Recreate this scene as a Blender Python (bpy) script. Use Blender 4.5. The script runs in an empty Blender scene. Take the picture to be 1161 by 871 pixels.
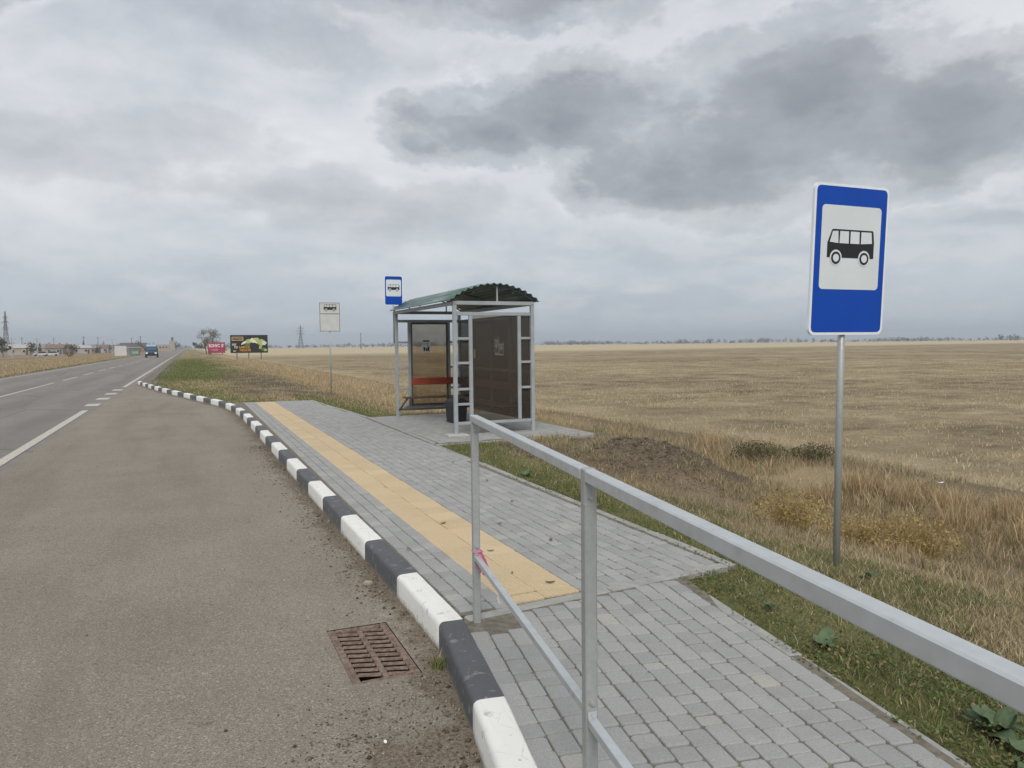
import bpy, bmesh, math, random
import numpy as np
from mathutils import Matrix, Vector
random.seed(7); RNG = np.random.default_rng(11)
R = math.radians
scene = bpy.context.scene
COL = scene.collection

# ------------------------------------------------------------------ camera
yaw, pitch, roll = R(22.9), R(-2.95), R(0.62)
fw = Vector((math.sin(yaw)*math.cos(pitch), math.cos(yaw)*math.cos(pitch), math.sin(pitch)))
r0 = Vector((math.cos(yaw), -math.sin(yaw), 0)); u0 = r0.cross(fw)
rv = r0*math.cos(roll) - u0*math.sin(roll); uv = u0*math.cos(roll) + r0*math.sin(roll)
cam = bpy.data.cameras.new('camera'); cam.lens = 870/1161*36; cam.sensor_width = 36; cam.sensor_fit = 'HORIZONTAL'
cam.clip_start = 0.05; cam.clip_end = 9000
cam_o = bpy.data.objects.new('camera', cam); COL.objects.link(cam_o)
cam_o.matrix_world = Matrix(((rv.x, uv.x, -fw.x, 0), (rv.y, uv.y, -fw.y, 0), (rv.z, uv.z, -fw.z, 1.55), (0, 0, 0, 1)))
scene.camera = cam_o
scene.view_settings.view_transform = 'Standard'; scene.view_settings.look = 'None'
scene.view_settings.exposure = 0.55; scene.view_settings.gamma = 1
scene.view_settings.use_curve_mapping = False
try:
    scene.cycles.use_denoising = True
    scene.cycles.volume_bounces = 0
    scene.cycles.max_bounces = 8; scene.cycles.transparent_max_bounces = 16
except Exception: pass

# ------------------------------------------------------------------ node helper
class NT:
    def __init__(s, tree): s.t = tree; s.n = tree.nodes; s.l = tree.links
    def add(s, typ, **kw):
        n = s.n.new(typ)
        for k, v in kw.items():
            if k in n.inputs.keys() if isinstance(k, str) else False: pass
            setattr(n, k, v)
        return n
    def put(s, sock, v):
        if hasattr(v, 'is_output') or isinstance(v, bpy.types.NodeSocket): s.l.new(v, sock)
        else: sock.default_value = v
    def math(s, op, a, b=None, c=None, clamp=False):
        n = s.n.new('ShaderNodeMath'); n.operation = op; n.use_clamp = clamp
        s.put(n.inputs[0], a)
        if b is not None: s.put(n.inputs[1], b)
        if c is not None: s.put(n.inputs[2], c)
        return n.outputs[0]
    def mix(s, f, a, b, typ='MIX'):
        n = s.n.new('ShaderNodeMix'); n.data_type = 'RGBA'; n.blend_type = typ; n.clamp_factor = True
        s.put(n.inputs[0], f)
        for i, v in ((6, a), (7, b)):
            if isinstance(v, tuple) and len(v) == 3: v = (*v, 1)
            s.put(n.inputs[i], v)
        return n.outputs[2]
    def ramp(s, f, stops, interp='LINEAR'):
        n = s.n.new('ShaderNodeValToRGB'); n.color_ramp.interpolation = interp
        e = n.color_ramp.elements
        while len(e) < len(stops): e.new(0.5)
        for i, (p, c) in enumerate(stops):
            e[i].position = p
            e[i].color = (*c, 1) if isinstance(c, tuple) else (c, c, c, 1)
        s.put(n.inputs[0], f); return n.outputs[0]
    def noise(s, vec, scale, detail=4, rough=0.55, dist=0.0, col=False):
        n = s.n.new('ShaderNodeTexNoise'); n.inputs['Scale'].default_value = scale
        n.inputs['Detail'].default_value = detail; n.inputs['Roughness'].default_value = rough
        n.inputs['Distortion'].default_value = dist
        if vec is not None: s.l.new(vec, n.inputs['Vector'])
        return n.outputs[1 if col else 0]
    def voro(s, vec, scale, feat='F1'):
        n = s.n.new('ShaderNodeTexVoronoi'); n.feature = feat; n.inputs['Scale'].default_value = scale
        if vec is not None: s.l.new(vec, n.inputs['Vector'])
        return n.outputs[0]
    def comb(s, x, y, z):
        n = s.n.new('ShaderNodeCombineXYZ')
        for i, v in enumerate((x, y, z)): s.put(n.inputs[i], v)
        return n.outputs[0]
    def sep(s, v):
        n = s.n.new('ShaderNodeSeparateXYZ'); s.l.new(v, n.inputs[0]); return n.outputs
    def mapping(s, v, scale=(1, 1, 1), rot=(0, 0, 0)):
        n = s.n.new('ShaderNodeMapping'); n.inputs['Scale'].default_value = scale; n.inputs['Rotation'].default_value = rot
        s.l.new(v, n.inputs[0]); return n.outputs[0]

# ------------------------------------------------------------------ world: overcast sky
SUN_EL, SUN_AZ = R(42), R(200)          # azimuth measured from +Y towards +X
w = bpy.data.worlds.new('World'); scene.world = w; w.use_nodes = True
T = NT(w.node_tree); T.n.clear()
sky = T.n.new('ShaderNodeTexSky'); sky.sky_type = 'NISHITA'; sky.sun_disc = False
sky.sun_elevation = SUN_EL; sky.sun_rotation = SUN_AZ; sky.air_density = 1.2; sky.dust_density = 2.0
tc = T.n.new('ShaderNodeTexCoord')
X, Y, Z = T.sep(tc.outputs['Generated'])
zc = T.math('MAXIMUM', Z, 0.0)
den = T.math('ADD', zc, 0.24)
P = T.comb(T.math('DIVIDE', X, den), T.math('DIVIDE', Y, den), T.math('MULTIPLY', Z, 1.5))
deg = 180/math.pi
az = T.math('MULTIPLY', T.math('ARCTAN2', X, Y), deg)
el = T.math('MULTIPLY', T.math('ARCSINE', Z), deg)
D = tc.outputs['Generated']
Ds = T.mapping(D, (1.0, 1.0, 1.75))
wx, wy, wz = T.sep(T.noise(Ds, 5.0, 9, 0.60, 0.1, col=True))
azw = T.math('ADD', az, T.math('MULTIPLY', T.math('SUBTRACT', wx, 0.5), 13))
elw = T.math('ADD', el, T.math('MULTIPLY', T.math('SUBTRACT', wy, 0.5), 6.5))
nb = T.noise(Ds, 9.0, 9, 0.60, 0.15)
def cone(a0, e0, sa, se, amp=1.0):
    a = T.math('DIVIDE', T.math('SUBTRACT', azw, a0), sa); e = T.math('DIVIDE', T.math('SUBTRACT', elw, e0), se)
    q = T.math('SQRT', T.math('ADD', T.math('MULTIPLY', a, a), T.math('MULTIPLY', e, e)))
    return T.math('MULTIPLY', T.math('SUBTRACT', 1.0, q), amp)
tot = None
# cloud masses: azimuth, elevation, half width, half height (degrees), strength
for b in [(20.5, 15.4, 7.0, 2.8, .8), (28.0, 15.8, 9, 4.0, .9), (33.5, 13.0, 9, 4.2, .95), (38.5, 12.4, 12, 4.9, 1.0), (44, 16.2, 11, 5.8, 1.0), (53, 13.6, 10, 4.2, .8), (36, 10.6, 7, 2.0, .8), (61, 12.5, 7, 3.8, .7), (24, 25.4, 12, 4.0, 1.0)]:
    v = cone(*b); tot = v if tot is None else T.math('MAXIMUM', tot, v)
soft = None                                   # fainter, flatter cloud
for b in [(8.5, 10.7, 9, 2.8, .85), (15.5, 9.9, 9, 2.2, .85), (-8, 12.0, 10, 2.6, .6), (0, 13.6, 9, 2.4, .6), (40, 6.5, 14, 1.6, .5), (10, 22, 12, 3.0, .4), (55, 8, 8, 1.6, .5)]:
    v = cone(*b); soft = v if soft is None else T.math('MAXIMUM', soft, v)
# the same kind of masses over the rest of the sky
gen = T.math('MULTIPLY', T.math('SUBTRACT', T.noise(Ds, 2.3, 4, 0.55), 0.60), 3.2)
outside = T.ramp(T.math('DIVIDE', T.math('ADD', T.math('ABSOLUTE', T.math('SUBTRACT', az, 24)), T.math('MULTIPLY', T.math('MAXIMUM', T.math('SUBTRACT', el, 12), 0.0), 1.5)), 100.0), [(0.36, 0.0), (0.46, 1.0)])
tot = T.math('MAXIMUM', tot, T.math('SUBTRACT', gen, T.math('MULTIPLY', T.math('SUBTRACT', 1.0, outside), 3.0)))
mass = T.math('ADD', T.math('ADD', tot, 0.10), T.math('MULTIPLY', T.math('SUBTRACT', nb, 0.5), 1.35))
m_ = T.ramp(mass, [(-0.0, 0.0), (0.22, 0.34), (0.55, 0.82), (0.95, 1.0)], 'EASE')
smass = T.math('ADD', soft, T.math('MULTIPLY', T.math('SUBTRACT', nb, 0.5), 1.1))
m_ = T.math('MAXIMUM', m_, T.math('MULTIPLY', T.ramp(smass, [(0.0, 0.0), (0.3, 0.5), (0.8, 1.0)], 'EASE'), 0.55))
n1 = T.noise(P, 1.0, 8, 0.55, 0.2)
n2 = T.noise(Ds, 13.0, 7, 0.6, 0.2)
base = T.math('ADD', T.math('MULTIPLY', T.math('SUBTRACT', n1, 0.5), 1.05), T.math('MULTIPLY', T.math('SUBTRACT', n2, 0.5), 0.55))
light = T.ramp(T.math('ADD', base, 0.42), [(0.12, (0.60, 0.605, 0.612)), (0.40, (0.475, 0.49, 0.513)), (0.62, (0.375, 0.397, 0.432)), (0.85, (0.305, 0.33, 0.368))])
n4 = T.noise(Ds, 6.5, 8, 0.6, 0.2)
dark = T.ramp(T.math('ADD', T.math('MULTIPLY', T.math('SUBTRACT', n4, 0.5), 1.6), 0.5), [(0.1, (0.175, 0.184, 0.202)), (0.55, (0.23, 0.241, 0.262)), (0.95, (0.35, 0.362, 0.385))])
cloud = T.mix(m_, light, dark)
ed = T.ramp(T.math('ADD', mass, 0.5), [(0.20, 0.0), (0.46, 1.0), (0.62, 0.0)])
cloud = T.mix(T.math('MULTIPLY', ed, T.ramp(n2, [(0.4, 0.0), (0.65, 0.7)])), cloud, (0.60, 0.60, 0.605))
n3 = T.noise(T.comb(T.math('MULTIPLY', az, 0.13), T.math('MULTIPLY', el, 0.42), 0.0), 1.0, 8, 0.6, 0.2)
puff = T.math('MULTIPLY', T.ramp(n3, [(0.47, 0.0), (0.60, 1.0)]), T.ramp(T.math('DIVIDE', el, 12.0), [(0.05, 0.0), (0.3, 1.0), (0.6, 0.8), (0.95, 0.0)]))
# clear slate-blue air under the cloud base towards the horizon
hz = T.ramp(T.math('DIVIDE', el, 12.0), [(0.0, 0.78), (0.35, 0.55), (0.8, 0.0)])
cloud = T.mix(hz, cloud, (0.275, 0.33, 0.395))
cloud = T.mix(T.math('MULTIPLY', puff, 0.5), cloud, (0.50, 0.505, 0.515))
cl10 = T.mix(1.0, cloud, (10.0, 10.0, 10.0), 'MULTIPLY')
fin = T.mix(0.93, sky.outputs[0], cl10)
bg = T.n.new('ShaderNodeBackground'); bg.inputs['Strength'].default_value = 0.1
T.l.new(fin, bg.inputs['Color'])
wo = T.n.new('ShaderNodeOutputWorld'); T.l.new(bg.outputs[0], wo.inputs[0])

# ------------------------------------------------------------------ sun (veiled by cloud)
sl = bpy.data.lights.new('sun', 'SUN'); sl.energy = 1.5; sl.angle = R(28); sl.color = (1.0, 0.965, 0.91)
so = bpy.data.objects.new('sun', sl); COL.objects.link(so)
sd = Vector((math.sin(SUN_AZ)*math.cos(SUN_EL), math.cos(SUN_AZ)*math.cos(SUN_EL), math.sin(SUN_EL)))
so.rotation_euler = (-sd).to_track_quat('-Z', 'Y').to_euler()

# ------------------------------------------------------------------ mesh / object helpers
class MB:
    def __init__(s): s.v = []; s.f = []
    def raw(s, v, f):
        o = len(s.v); s.v += [tuple(p) for p in v]; s.f += [tuple(i+o for i in q) for q in f]; return s
    def box(s, c, d, M=None, bev=0.0):
        hx, hy, hz_ = d[0]/2, d[1]/2, d[2]/2
        if bev > 0:
            b = bev; rings = []
            for (z, i) in ((-hz_, b), (-hz_+b, 0), (hz_-b, 0), (hz_, b)):
                x, y = hx-i, hy-i
                rings.append([(x, y-b+i*0, z), (x-b, y, z), (-x+b, y, z), (-x, y-b, z), (-x, -y+b, z), (-x+b, -y, z), (x-b, -y, z), (x, -y+b, z)])
            vs = [p for r_ in rings for p in r_]; fs = []
            for k in range(3):
                for i in range(8):
                    fs.append((k*8+i, k*8+(i+1) % 8, k*8+8+(i+1) % 8, k*8+8+i))
            fs.append(tuple(range(7, -1, -1))); fs.append(tuple(range(24, 32)))
        else:
            vs = [(sx*hx, sy*hy, sz*hz_) for sz in (-1, 1) for sx, sy in ((1, 1), (-1, 1), (-1, -1), (1, -1))]
            fs = [(3, 2, 1, 0), (4, 5, 6, 7), (0, 1, 5, 4), (1, 2, 6, 5), (2, 3, 7, 6), (3, 0, 4, 7)]
        out = []
        for p in vs:
            q = Vector(p)
            if M is not None: q = M @ q
            out.append((q.x+c[0], q.y+c[1], q.z+c[2]))
        return s.raw(out, fs)
    def bar(s, a, b, wx, wz, up=(0, 0, 1), bev=0.0):       # box beam from a to b
        a, b = Vector(a), Vector(b); d = b-a; L = d.length; y = d.normalized()
        u_ = Vector(up)
        if abs(y.dot(u_)) > 0.98: u_ = Vector((1, 0, 0))
        x = y.cross(u_).normalized(); z = x.cross(y)
        M = Matrix((x, y, z)).transposed()
        return s.box((a+b)/2, (wx, L, wz), M, bev)
    def tube(s, pts, rad, n=8, cap=True):
        pts = [Vector(p) for p in pts]; rings = []
        if not hasattr(rad, '__len__'): rad = [rad]*len(pts)
        for i, p in enumerate(pts):
            d = (pts[min(i+1, len(pts)-1)]-pts[max(i-1, 0)]).normalized()
            u_ = Vector((0, 0, 1)) if abs(d.z) < 0.95 else Vector((1, 0, 0))
            x = d.cross(u_).normalized(); y = d.cross(x)
            rings.append([p+rad[i]*(math.cos(2*math.pi*k/n)*x+math.sin(2*math.pi*k/n)*y) for k in range(n)])
        vs = [q for r_ in rings for q in r_]; fs = []
        for i in range(len(pts)-1):
            for k in range(n): fs.append((i*n+k, i*n+(k+1) % n, (i+1)*n+(k+1) % n, (i+1)*n+k))
        if cap: fs += [tuple(range(n-1, -1, -1)), tuple(range((len(pts)-1)*n, len(pts)*n))]
        return s.raw(vs, fs)
    def prism(s, poly, y0, y1, M=None):                    # polygon in (x,z), extruded in y from y0 (front) to y1
        n = len(poly); vs = [(p[0], y0, p[1]) for p in poly]+[(p[0], y1, p[1]) for p in poly]
        if M is not None: vs = [tuple(M @ Vector(v)) for v in vs]
        fs = [tuple(range(n)), tuple(range(2*n-1, n-1, -1))]+[(i, i+n, (i+1) % n+n, (i+1) % n) for i in range(n)]
        return s.raw(vs, fs)
    def mesh(s, name, mat=None):
        me = bpy.data.meshes.new(name); me.from_pydata(s.v, [], s.f); me.update()
        bm = bmesh.new(); bm.from_mesh(me); bmesh.ops.recalc_face_normals(bm, faces=bm.faces); bm.to_mesh(me); bm.free()
        if mat: me.materials.append(mat)
        return me
    def build(s, name, mat, parent=None, loc=None, smooth=False):
        me = s.mesh(name, mat)
        if smooth:
            for p in me.polygons: p.use_smooth = True
        return link(name, me, parent, loc)
def link(name, me, parent=None, loc=None):
    o = bpy.data.objects.new(name, me); COL.objects.link(o)
    if parent is not None: o.parent = parent
    if loc is not None: o.location = loc
    return o
def empty(name, loc=(0, 0, 0), rz=0.0):
    o = bpy.data.objects.new(name, None); COL.objects.link(o); o.location = loc; o.rotation_euler = (0, 0, rz)
    o.empty_display_size = 0.2; return o
def tag(o, label=None, cat=None, group=None, kind=None):
    if label: o['label'] = label
    if cat: o['category'] = cat
    if group: o['group'] = group
    if kind: o['kind'] = kind
    return o
def copy_tree(o, parent=None):
    c = o.copy(); COL.objects.link(c)
    if parent is not None: c.parent = parent
    for ch in list(o.children): copy_tree(ch, c)
    return c
def np_mesh(name, V, F, mat=None, smooth=False):
    V = np.asarray(V, np.float32); F = np.asarray(F, np.int32)
    me = bpy.data.meshes.new(name); me.vertices.add(len(V)); me.vertices.foreach_set('co', V.ravel())
    k = F.shape[1]; me.loops.add(F.size); me.loops.foreach_set('vertex_index', F.ravel())
    me.polygons.add(len(F)); me.polygons.foreach_set('loop_start', np.arange(0, F.size, k, dtype=np.int32))
    try: me.polygons.foreach_set('loop_total', np.full(len(F), k, np.int32))
    except Exception: pass
    me.update(calc_edges=True); me.validate()
    if smooth: me.polygons.foreach_set('use_smooth', np.ones(len(F), bool))
    if mat: me.materials.append(mat)
    return me
def point_color(me, C):
    a = me.color_attributes.new('Col', 'FLOAT_COLOR', 'POINT')
    C = np.concatenate([np.asarray(C, np.float32), np.ones((len(C), 1), np.float32)], 1); a.data.foreach_set('color', C.ravel())
def point_float(me, name, A):
    a = me.attributes.new(name, 'FLOAT', 'POINT'); a.data.foreach_set('value', np.asarray(A, np.float32).ravel())

def vnoise(x, y, seed=0):
    x = np.asarray(x, float); y = np.asarray(y, float)
    xi = np.floor(x).astype(np.int64); yi = np.floor(y).astype(np.int64); fx, fy = x-xi, y-yi
    fx = fx*fx*(3-2*fx); fy = fy*fy*(3-2*fy)
    def h(a, b):
        n = (a*374761393+b*668265263+seed*974711) & 0x7fffffff
        n = ((n ^ (n >> 13))*1274126177) & 0x7fffffff
        return ((n ^ (n >> 16)) & 0xffff)/65535.0
    return (h(xi, yi)*(1-fx)+h(xi+1, yi)*fx)*(1-fy)+(h(xi, yi+1)*(1-fx)+h(xi+1, yi+1)*fx)*fy
def fbm(x, y, seed=0, o=4):
    s_ = 0; a = 0.5
    for i in range(o): s_ = s_+a*vnoise(x*2**i, y*2**i, seed+i*17); a *= 0.5
    return s_/(1-0.5**o)
def sst(a, b, x):
    t = np.clip((x-a)/(b-a), 0, 1); return t*t*(3-2*t)

# ------------------------------------------------------------------ materials
def newmat(name):
    m = bpy.data.materials.new(name); m.use_nodes = True; t = NT(m.node_tree)
    return m, t, t.n['Principled BSDF']
def bump(t, b, h, strength=0.3, dist=0.01):
    n = t.n.new('ShaderNodeBump'); n.inputs['Strength'].default_value = strength; n.inputs['Distance'].default_value = dist
    t.l.new(h, n.inputs['Height']); t.l.new(n.outputs[0], b.inputs['Normal'])
def coord(t, which='Object'):
    return t.n.new('ShaderNodeTexCoord').outputs[which]
def wpos(t):
    return t.n.new('ShaderNodeNewGeometry').outputs['Position']
def simple(name, col, rough=0.6, metal=0.0, var=0.15, scale=6.0, spec=0.4, bmp=0.0, bscale=60, bdist=0.002):
    m, t, b = newmat(name); p = wpos(t)
    n = t.noise(p, scale, 5, 0.6)
    lo = tuple(c*(1-var) for c in col); hi = tuple(min(1, c*(1+var)) for c in col)
    t.l.new(t.ramp(n, [(0.3, lo), (0.7, hi)]), b.inputs['Base Color'])
    b.inputs['Roughness'].default_value = rough; b.inputs['Metallic'].default_value = metal
    b.inputs['Specular IOR Level'].default_value = spec
    if bmp > 0: bump(t, b, t.noise(p, bscale, 3), bmp, bdist)
    return m
M = {}
def obj_rand(t):
    a = t.n.new('ShaderNodeObjectInfo').outputs['Random']; g = t.n.new('ShaderNodeNewGeometry').outputs['Random Per Island']
    return t.math('FRACT', t.math('ADD', a, g))
def mat_paver(name, lo, hi, odd, warm=0.5):
    m, t, b = newmat(name); p = wpos(t); r_ = obj_rand(t)
    base = t.ramp(r_, [(0.0, lo), (0.5, tuple((a+c)/2 for a, c in zip(lo, hi))), (0.95, hi), (0.985, odd)])
    n = t.noise(p, 90, 4, 0.7); base = t.mix(0.35, base, t.ramp(n, [(0.25, 0.25), (0.75, 0.75)]), 'OVERLAY')
    st = t.noise(p, 2.3, 5, 0.65); base = t.mix(t.ramp(st, [(0.5, 0.0), (0.75, 0.4)]), base, tuple(c*0.72 for c in lo))
    t.l.new(base, b.inputs['Base Color']); b.inputs['Roughness'].default_value = 0.9; b.inputs['Specular IOR Level'].default_value = 0.25
    bump(t, b, t.math('ADD', t.noise(p, 160, 3), t.math('MULTIPLY', t.noise(p, 30, 3), 0.6)), 0.5, 0.0025)
    return m
M['paver'] = mat_paver('paver_grey', (0.272, 0.275, 0.267), (0.325, 0.327, 0.316), (0.35, 0.338, 0.305))
M['tactile'] = mat_paver('tactile_ochre', (0.53, 0.415, 0.262), (0.565, 0.445, 0.285), (0.58, 0.46, 0.30))
def mat_tactile():
    m = M['tactile']; t = NT(m.node_tree); b = t.n['Principled BSDF']; p = wpos(t)
    x, y, z = t.sep(p)
    wv = t.math('SINE', t.math('MULTIPLY', t.math('ADD', x, y), 2*math.pi/0.05))
    wv2 = t.math('SINE', t.math('MULTIPLY', t.math('SUBTRACT', x, y), 2*math.pi/0.05))
    h = t.math('MULTIPLY', wv, wv2)
    bump(t, b, t.math('ADD', t.math('MULTIPLY', h, 0.9), t.noise(p, 150, 3)), 0.8, 0.004)
mat_tactile()
M['edging'] = simple('concrete_edging', (0.30, 0.298, 0.282), 0.92, 0, 0.2, 9, 0.2, 0.5, 120)
M['bedding'] = simple('sand_bedding', (0.175, 0.158, 0.128), 0.97, 0, 0.3, 20, 0.1, 0.8, 200, 0.004)
def mat_kerb(name, col, chip, wear, dirt=(0.20, 0.175, 0.14)):
    m, t, b = newmat(name); p = wpos(t)
    n = t.noise(p, 14, 7, 0.68); n2 = t.noise(p, 3.0, 4, 0.6); big = t.noise(p, 45, 4, 0.6)
    c = t.mix(t.ramp(n2, [(0.35, 0.0), (0.7, 0.28)]), col, tuple(x*0.78 for x in col) if col[0] > 0.3 else tuple(x*1.7 for x in col))
    c = t.mix(t.ramp(n, [(wear, 0.0), (wear+0.05, 0.8)]), c, chip)
    ck = t.voro(t.mapping(p, (1, 1, 1.0)), 3.2, 'DISTANCE_TO_EDGE'); ckw = t.math('ADD', ck, t.math('MULTIPLY', big, 0.03))
    c = t.mix(t.math('MULTIPLY', t.ramp(ckw, [(0.012, 1.0), (0.020, 0.0)]), 0.55), c, chip)
    sc = t.noise(t.mapping(p, (30, 2.0, 30)), 1.0, 5, 0.7); c = t.mix(t.math('MULTIPLY', t.ramp(sc, [(0.56, 0.0), (0.72, 1.0)]), 0.35), c, tuple((x+y)/2 for x, y in zip(col, chip)))
    z = t.sep(p)[2]
    low = t.math('ADD', t.math('MULTIPLY', t.math('ADD', z, 0.14), -14.0), t.math('MULTIPLY', big, 1.5))
    c = t.mix(t.math('MULTIPLY', t.ramp(low, [(0.35, 0.0), (0.8, 1.0)]), 0.75), c, dirt)
    t.l.new(c, b.inputs['Base Color']); b.inputs['Roughness'].default_value = 0.62; b.inputs['Specular IOR Level'].default_value = 0.35
    bump(t, b, t.math('ADD', t.noise(p, 70, 4, 0.6), t.math('MULTIPLY', n2, 1.5)), 0.35, 0.004)
    return m
M['kerb_white'] = mat_kerb('kerb_white_paint', (0.735, 0.73, 0.69), (0.36, 0.345, 0.32), 0.60)
M['kerb_black'] = mat_kerb('kerb_black_paint', (0.075, 0.079, 0.086), (0.21, 0.21, 0.205), 0.575)

def mat_asphalt(name, lo, hi, dust, stone=0.5, gut=False, tracks=False):
    m, t, b = newmat(name); p = wpos(t)
    grain = t.noise(p, 150, 3, 0.7); v = t.voro(p, 80)
    vc = t.n.new('ShaderNodeTexVoronoi'); vc.inputs['Scale'].default_value = 125; t.l.new(p, vc.inputs['Vector']); vr = t.sep(vc.outputs['Color'])[0]
    mid = t.noise(p, 1.1, 5, 0.6); big = t.noise(t.mapping(p, (1, 0.22, 1)), 0.6, 4, 0.6)
    c = t.mix(t.ramp(mid, [(0.25, 0.0), (0.75, 1.0)]), lo, hi)
    c = t.mix(t.math('MULTIPLY', t.ramp(big, [(0.4, 0.0), (0.7, 1.0)]), 0.55), c, dust)
    c = t.mix(0.5*stone*2, c, t.ramp(grain, [(0.30, 0.14), (0.5, 0.5), (0.70, 0.88)]), 'OVERLAY')
    c = t.mix(t.math('MULTIPLY', t.ramp(v, [(0.08, 1.0), (0.2, 0.0)]), 0.35), c, tuple(x*1.75 for x in hi))
    c = t.mix(0.68*stone*2, c, t.ramp(vr, [(0.0, 0.22), (0.12, 0.40), (0.5, 0.5), (0.85, 0.58), (1.0, 0.92)]), 'OVERLAY')
    fv = t.voro(p, 9.0); c = t.mix(t.math('MULTIPLY', t.ramp(fv, [(0.05, 1.0), (0.085, 0.0)]), 0.7), c, tuple(x*0.28 for x in lo))
    # tar spots and stains
    sp = t.noise(p, 11, 3, 0.5); c = t.mix(t.math('MULTIPLY', t.ramp(sp, [(0.69, 0.0), (0.74, 1.0)]), 0.5), c, tuple(x*0.55 for x in lo))
    pt_ = t.noise(t.mapping(p, (1.3, 0.16, 1)), 1.0, 5, 0.6, 0.3); c = t.mix(t.math('MULTIPLY', t.ramp(pt_, [(0.46, 0.0), (0.62, 1.0)]), 0.32), c, tuple(x*0.74 for x in lo))
    if tracks:
        x, y, z = t.sep(p)
        wob = t.math('ADD', x, t.math('MULTIPLY', t.noise(p, 0.12, 2), 0.8))
        tr = t.math('ABSOLUTE', t.math('SINE', t.math('MULTIPLY', wob, 1.72)))
        c = t.mix(t.math('MULTIPLY', t.ramp(tr, [(0.45, 0.0), (0.95, 1.0)]), 0.3), c, tuple(x_*0.72 for x_ in lo))
        cr = t.voro(t.mapping(p, (1, 0.3, 1)), 0.35, 'DISTANCE_TO_EDGE')
        c = t.mix(t.math('MULTIPLY', t.ramp(cr, [(0.0, 1.0), (0.012, 0.0)]), 0.5), c, tuple(x_*0.5 for x_ in lo))
    h = t.math('ADD', t.math('MULTIPLY', vr, 0.6), t.math('ADD', grain, t.math('MULTIPLY', v, 0.8)))
    if gut:
        a = t.n.new('ShaderNodeAttribute'); a.attribute_name = 'gutter'
        gn = t.noise(p, 4.0, 6, 0.7); gg = t.math('ADD', a.outputs['Fac'], t.math('MULTIPLY', t.math('SUBTRACT', gn, 0.5), 1.3))
        gm = t.ramp(gg, [(0.48, 0.0), (0.66, 1.0)])
        soil = t.ramp(t.noise(p, 60, 5, 0.75), [(0.3, (0.055, 0.043, 0.03)), (0.5, (0.15, 0.12, 0.085)), (0.72, (0.33, 0.28, 0.21))])
        c = t.mix(t.math('MULTIPLY', gm, 0.82), c, soil)
    t.l.new(c, b.inputs['Base Color']); b.inputs['Roughness'].default_value = 0.93; b.inputs['Specular IOR Level'].default_value = 0.22
    bump(t, b, h, 0.75, 0.006)
    return m
M['layby'] = mat_asphalt('layby_asphalt', (0.208, 0.182, 0.149), (0.266, 0.234, 0.192), (0.294, 0.255, 0.206), 0.5, gut=True)
M['road'] = mat_asphalt('road_asphalt', (0.205, 0.188, 0.173), (0.24, 0.222, 0.205), (0.25, 0.23, 0.21), 0.35, tracks=True)
def mat_marking():
    m, t, b = newmat('road_paint'); p = wpos(t); n = t.noise(p, 20, 6, 0.7)
    c = t.mix(t.ramp(n, [(0.45, 0.0), (0.66, 0.85)]), (0.50, 0.475, 0.41), (0.24, 0.22, 0.195))
    t.l.new(c, b.inputs['Base Color']); b.inputs['Roughness'].default_value = 0.8; bump(t, b, t.noise(p, 170, 3), 0.4, 0.003); return m
M['marking'] = mat_marking()
def mat_ground():
    m, t, b = newmat('earth_and_stubble'); p = wpos(t)
    a = t.n.new('ShaderNodeAttribute'); a.attribute_name = 'Col'
    f = t.n.new('ShaderNodeAttribute'); f.attribute_name = 'field'
    rp = t.mapping(p, (1, 1, 1), (0, 0, R(-12)))
    s1 = t.noise(t.mapping(rp, (0.10, 0.60, 1)), 1.0, 6, 0.65, 0.8); s2 = t.noise(t.mapping(rp, (0.012, 0.09, 1)), 1.0, 5, 0.6, 0.4)
    s3 = t.noise(p, 1.7, 6, 0.7, 0.4); s4 = t.noise(p, 14, 5, 0.75); s5 = t.noise(p, 0.33, 8, 0.68, 0.5); s6 = t.noise(p, 0.045, 6, 0.6, 0.5)
    fld = t.ramp(t.math('ADD', t.math('ADD', t.math('MULTIPLY', s1, 0.22), t.math('MULTIPLY', s5, 0.42)), t.math('ADD', t.math('MULTIPLY', s6, 0.24), t.math('MULTIPLY', s3, 0.16))),
                 [(0.40, (0.11, 0.088, 0.058)), (0.48, (0.222, 0.179, 0.114)), (0.555, (0.32, 0.262, 0.167)), (0.66, (0.47, 0.395, 0.26))])
    fld = t.mix(0.6, fld, t.ramp(s4, [(0.3, 0.2), (0.7, 0.78)]), 'OVERLAY')
    x_, y_, z_ = t.sep(rp)
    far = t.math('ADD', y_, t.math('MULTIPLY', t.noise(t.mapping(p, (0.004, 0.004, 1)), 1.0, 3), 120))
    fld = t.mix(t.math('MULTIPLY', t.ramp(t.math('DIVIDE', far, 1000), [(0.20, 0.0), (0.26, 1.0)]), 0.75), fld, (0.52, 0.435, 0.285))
    edge = t.sep(p)[0]
    fld = t.mix(t.math('MULTIPLY', t.ramp(t.math('DIVIDE', t.math('ADD', edge, t.math('MULTIPLY', s3, 3.0)), 20), [(0.56, 1.0), (0.72, 0.0)]), 0.5), fld, (0.44, 0.36, 0.235))
    c = t.mix(f.outputs['Fac'], a.outputs['Color'], fld)
    c2 = t.mix(0.6, c, t.ramp(t.noise(p, 35, 5, 0.75), [(0.28, 0.2), (0.72, 0.78)]), 'OVERLAY')
    t.l.new(c2, b.inputs['Base Color']); b.inputs['Roughness'].default_value = 1.0; b.inputs['Specular IOR Level'].default_value = 0.1
    bump(t, b, t.math('ADD', t.noise(p, 45, 5, 0.7), t.math('MULTIPLY', s3, 2.0)), 0.9, 0.03)
    return m
M['ground'] = mat_ground()
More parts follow.
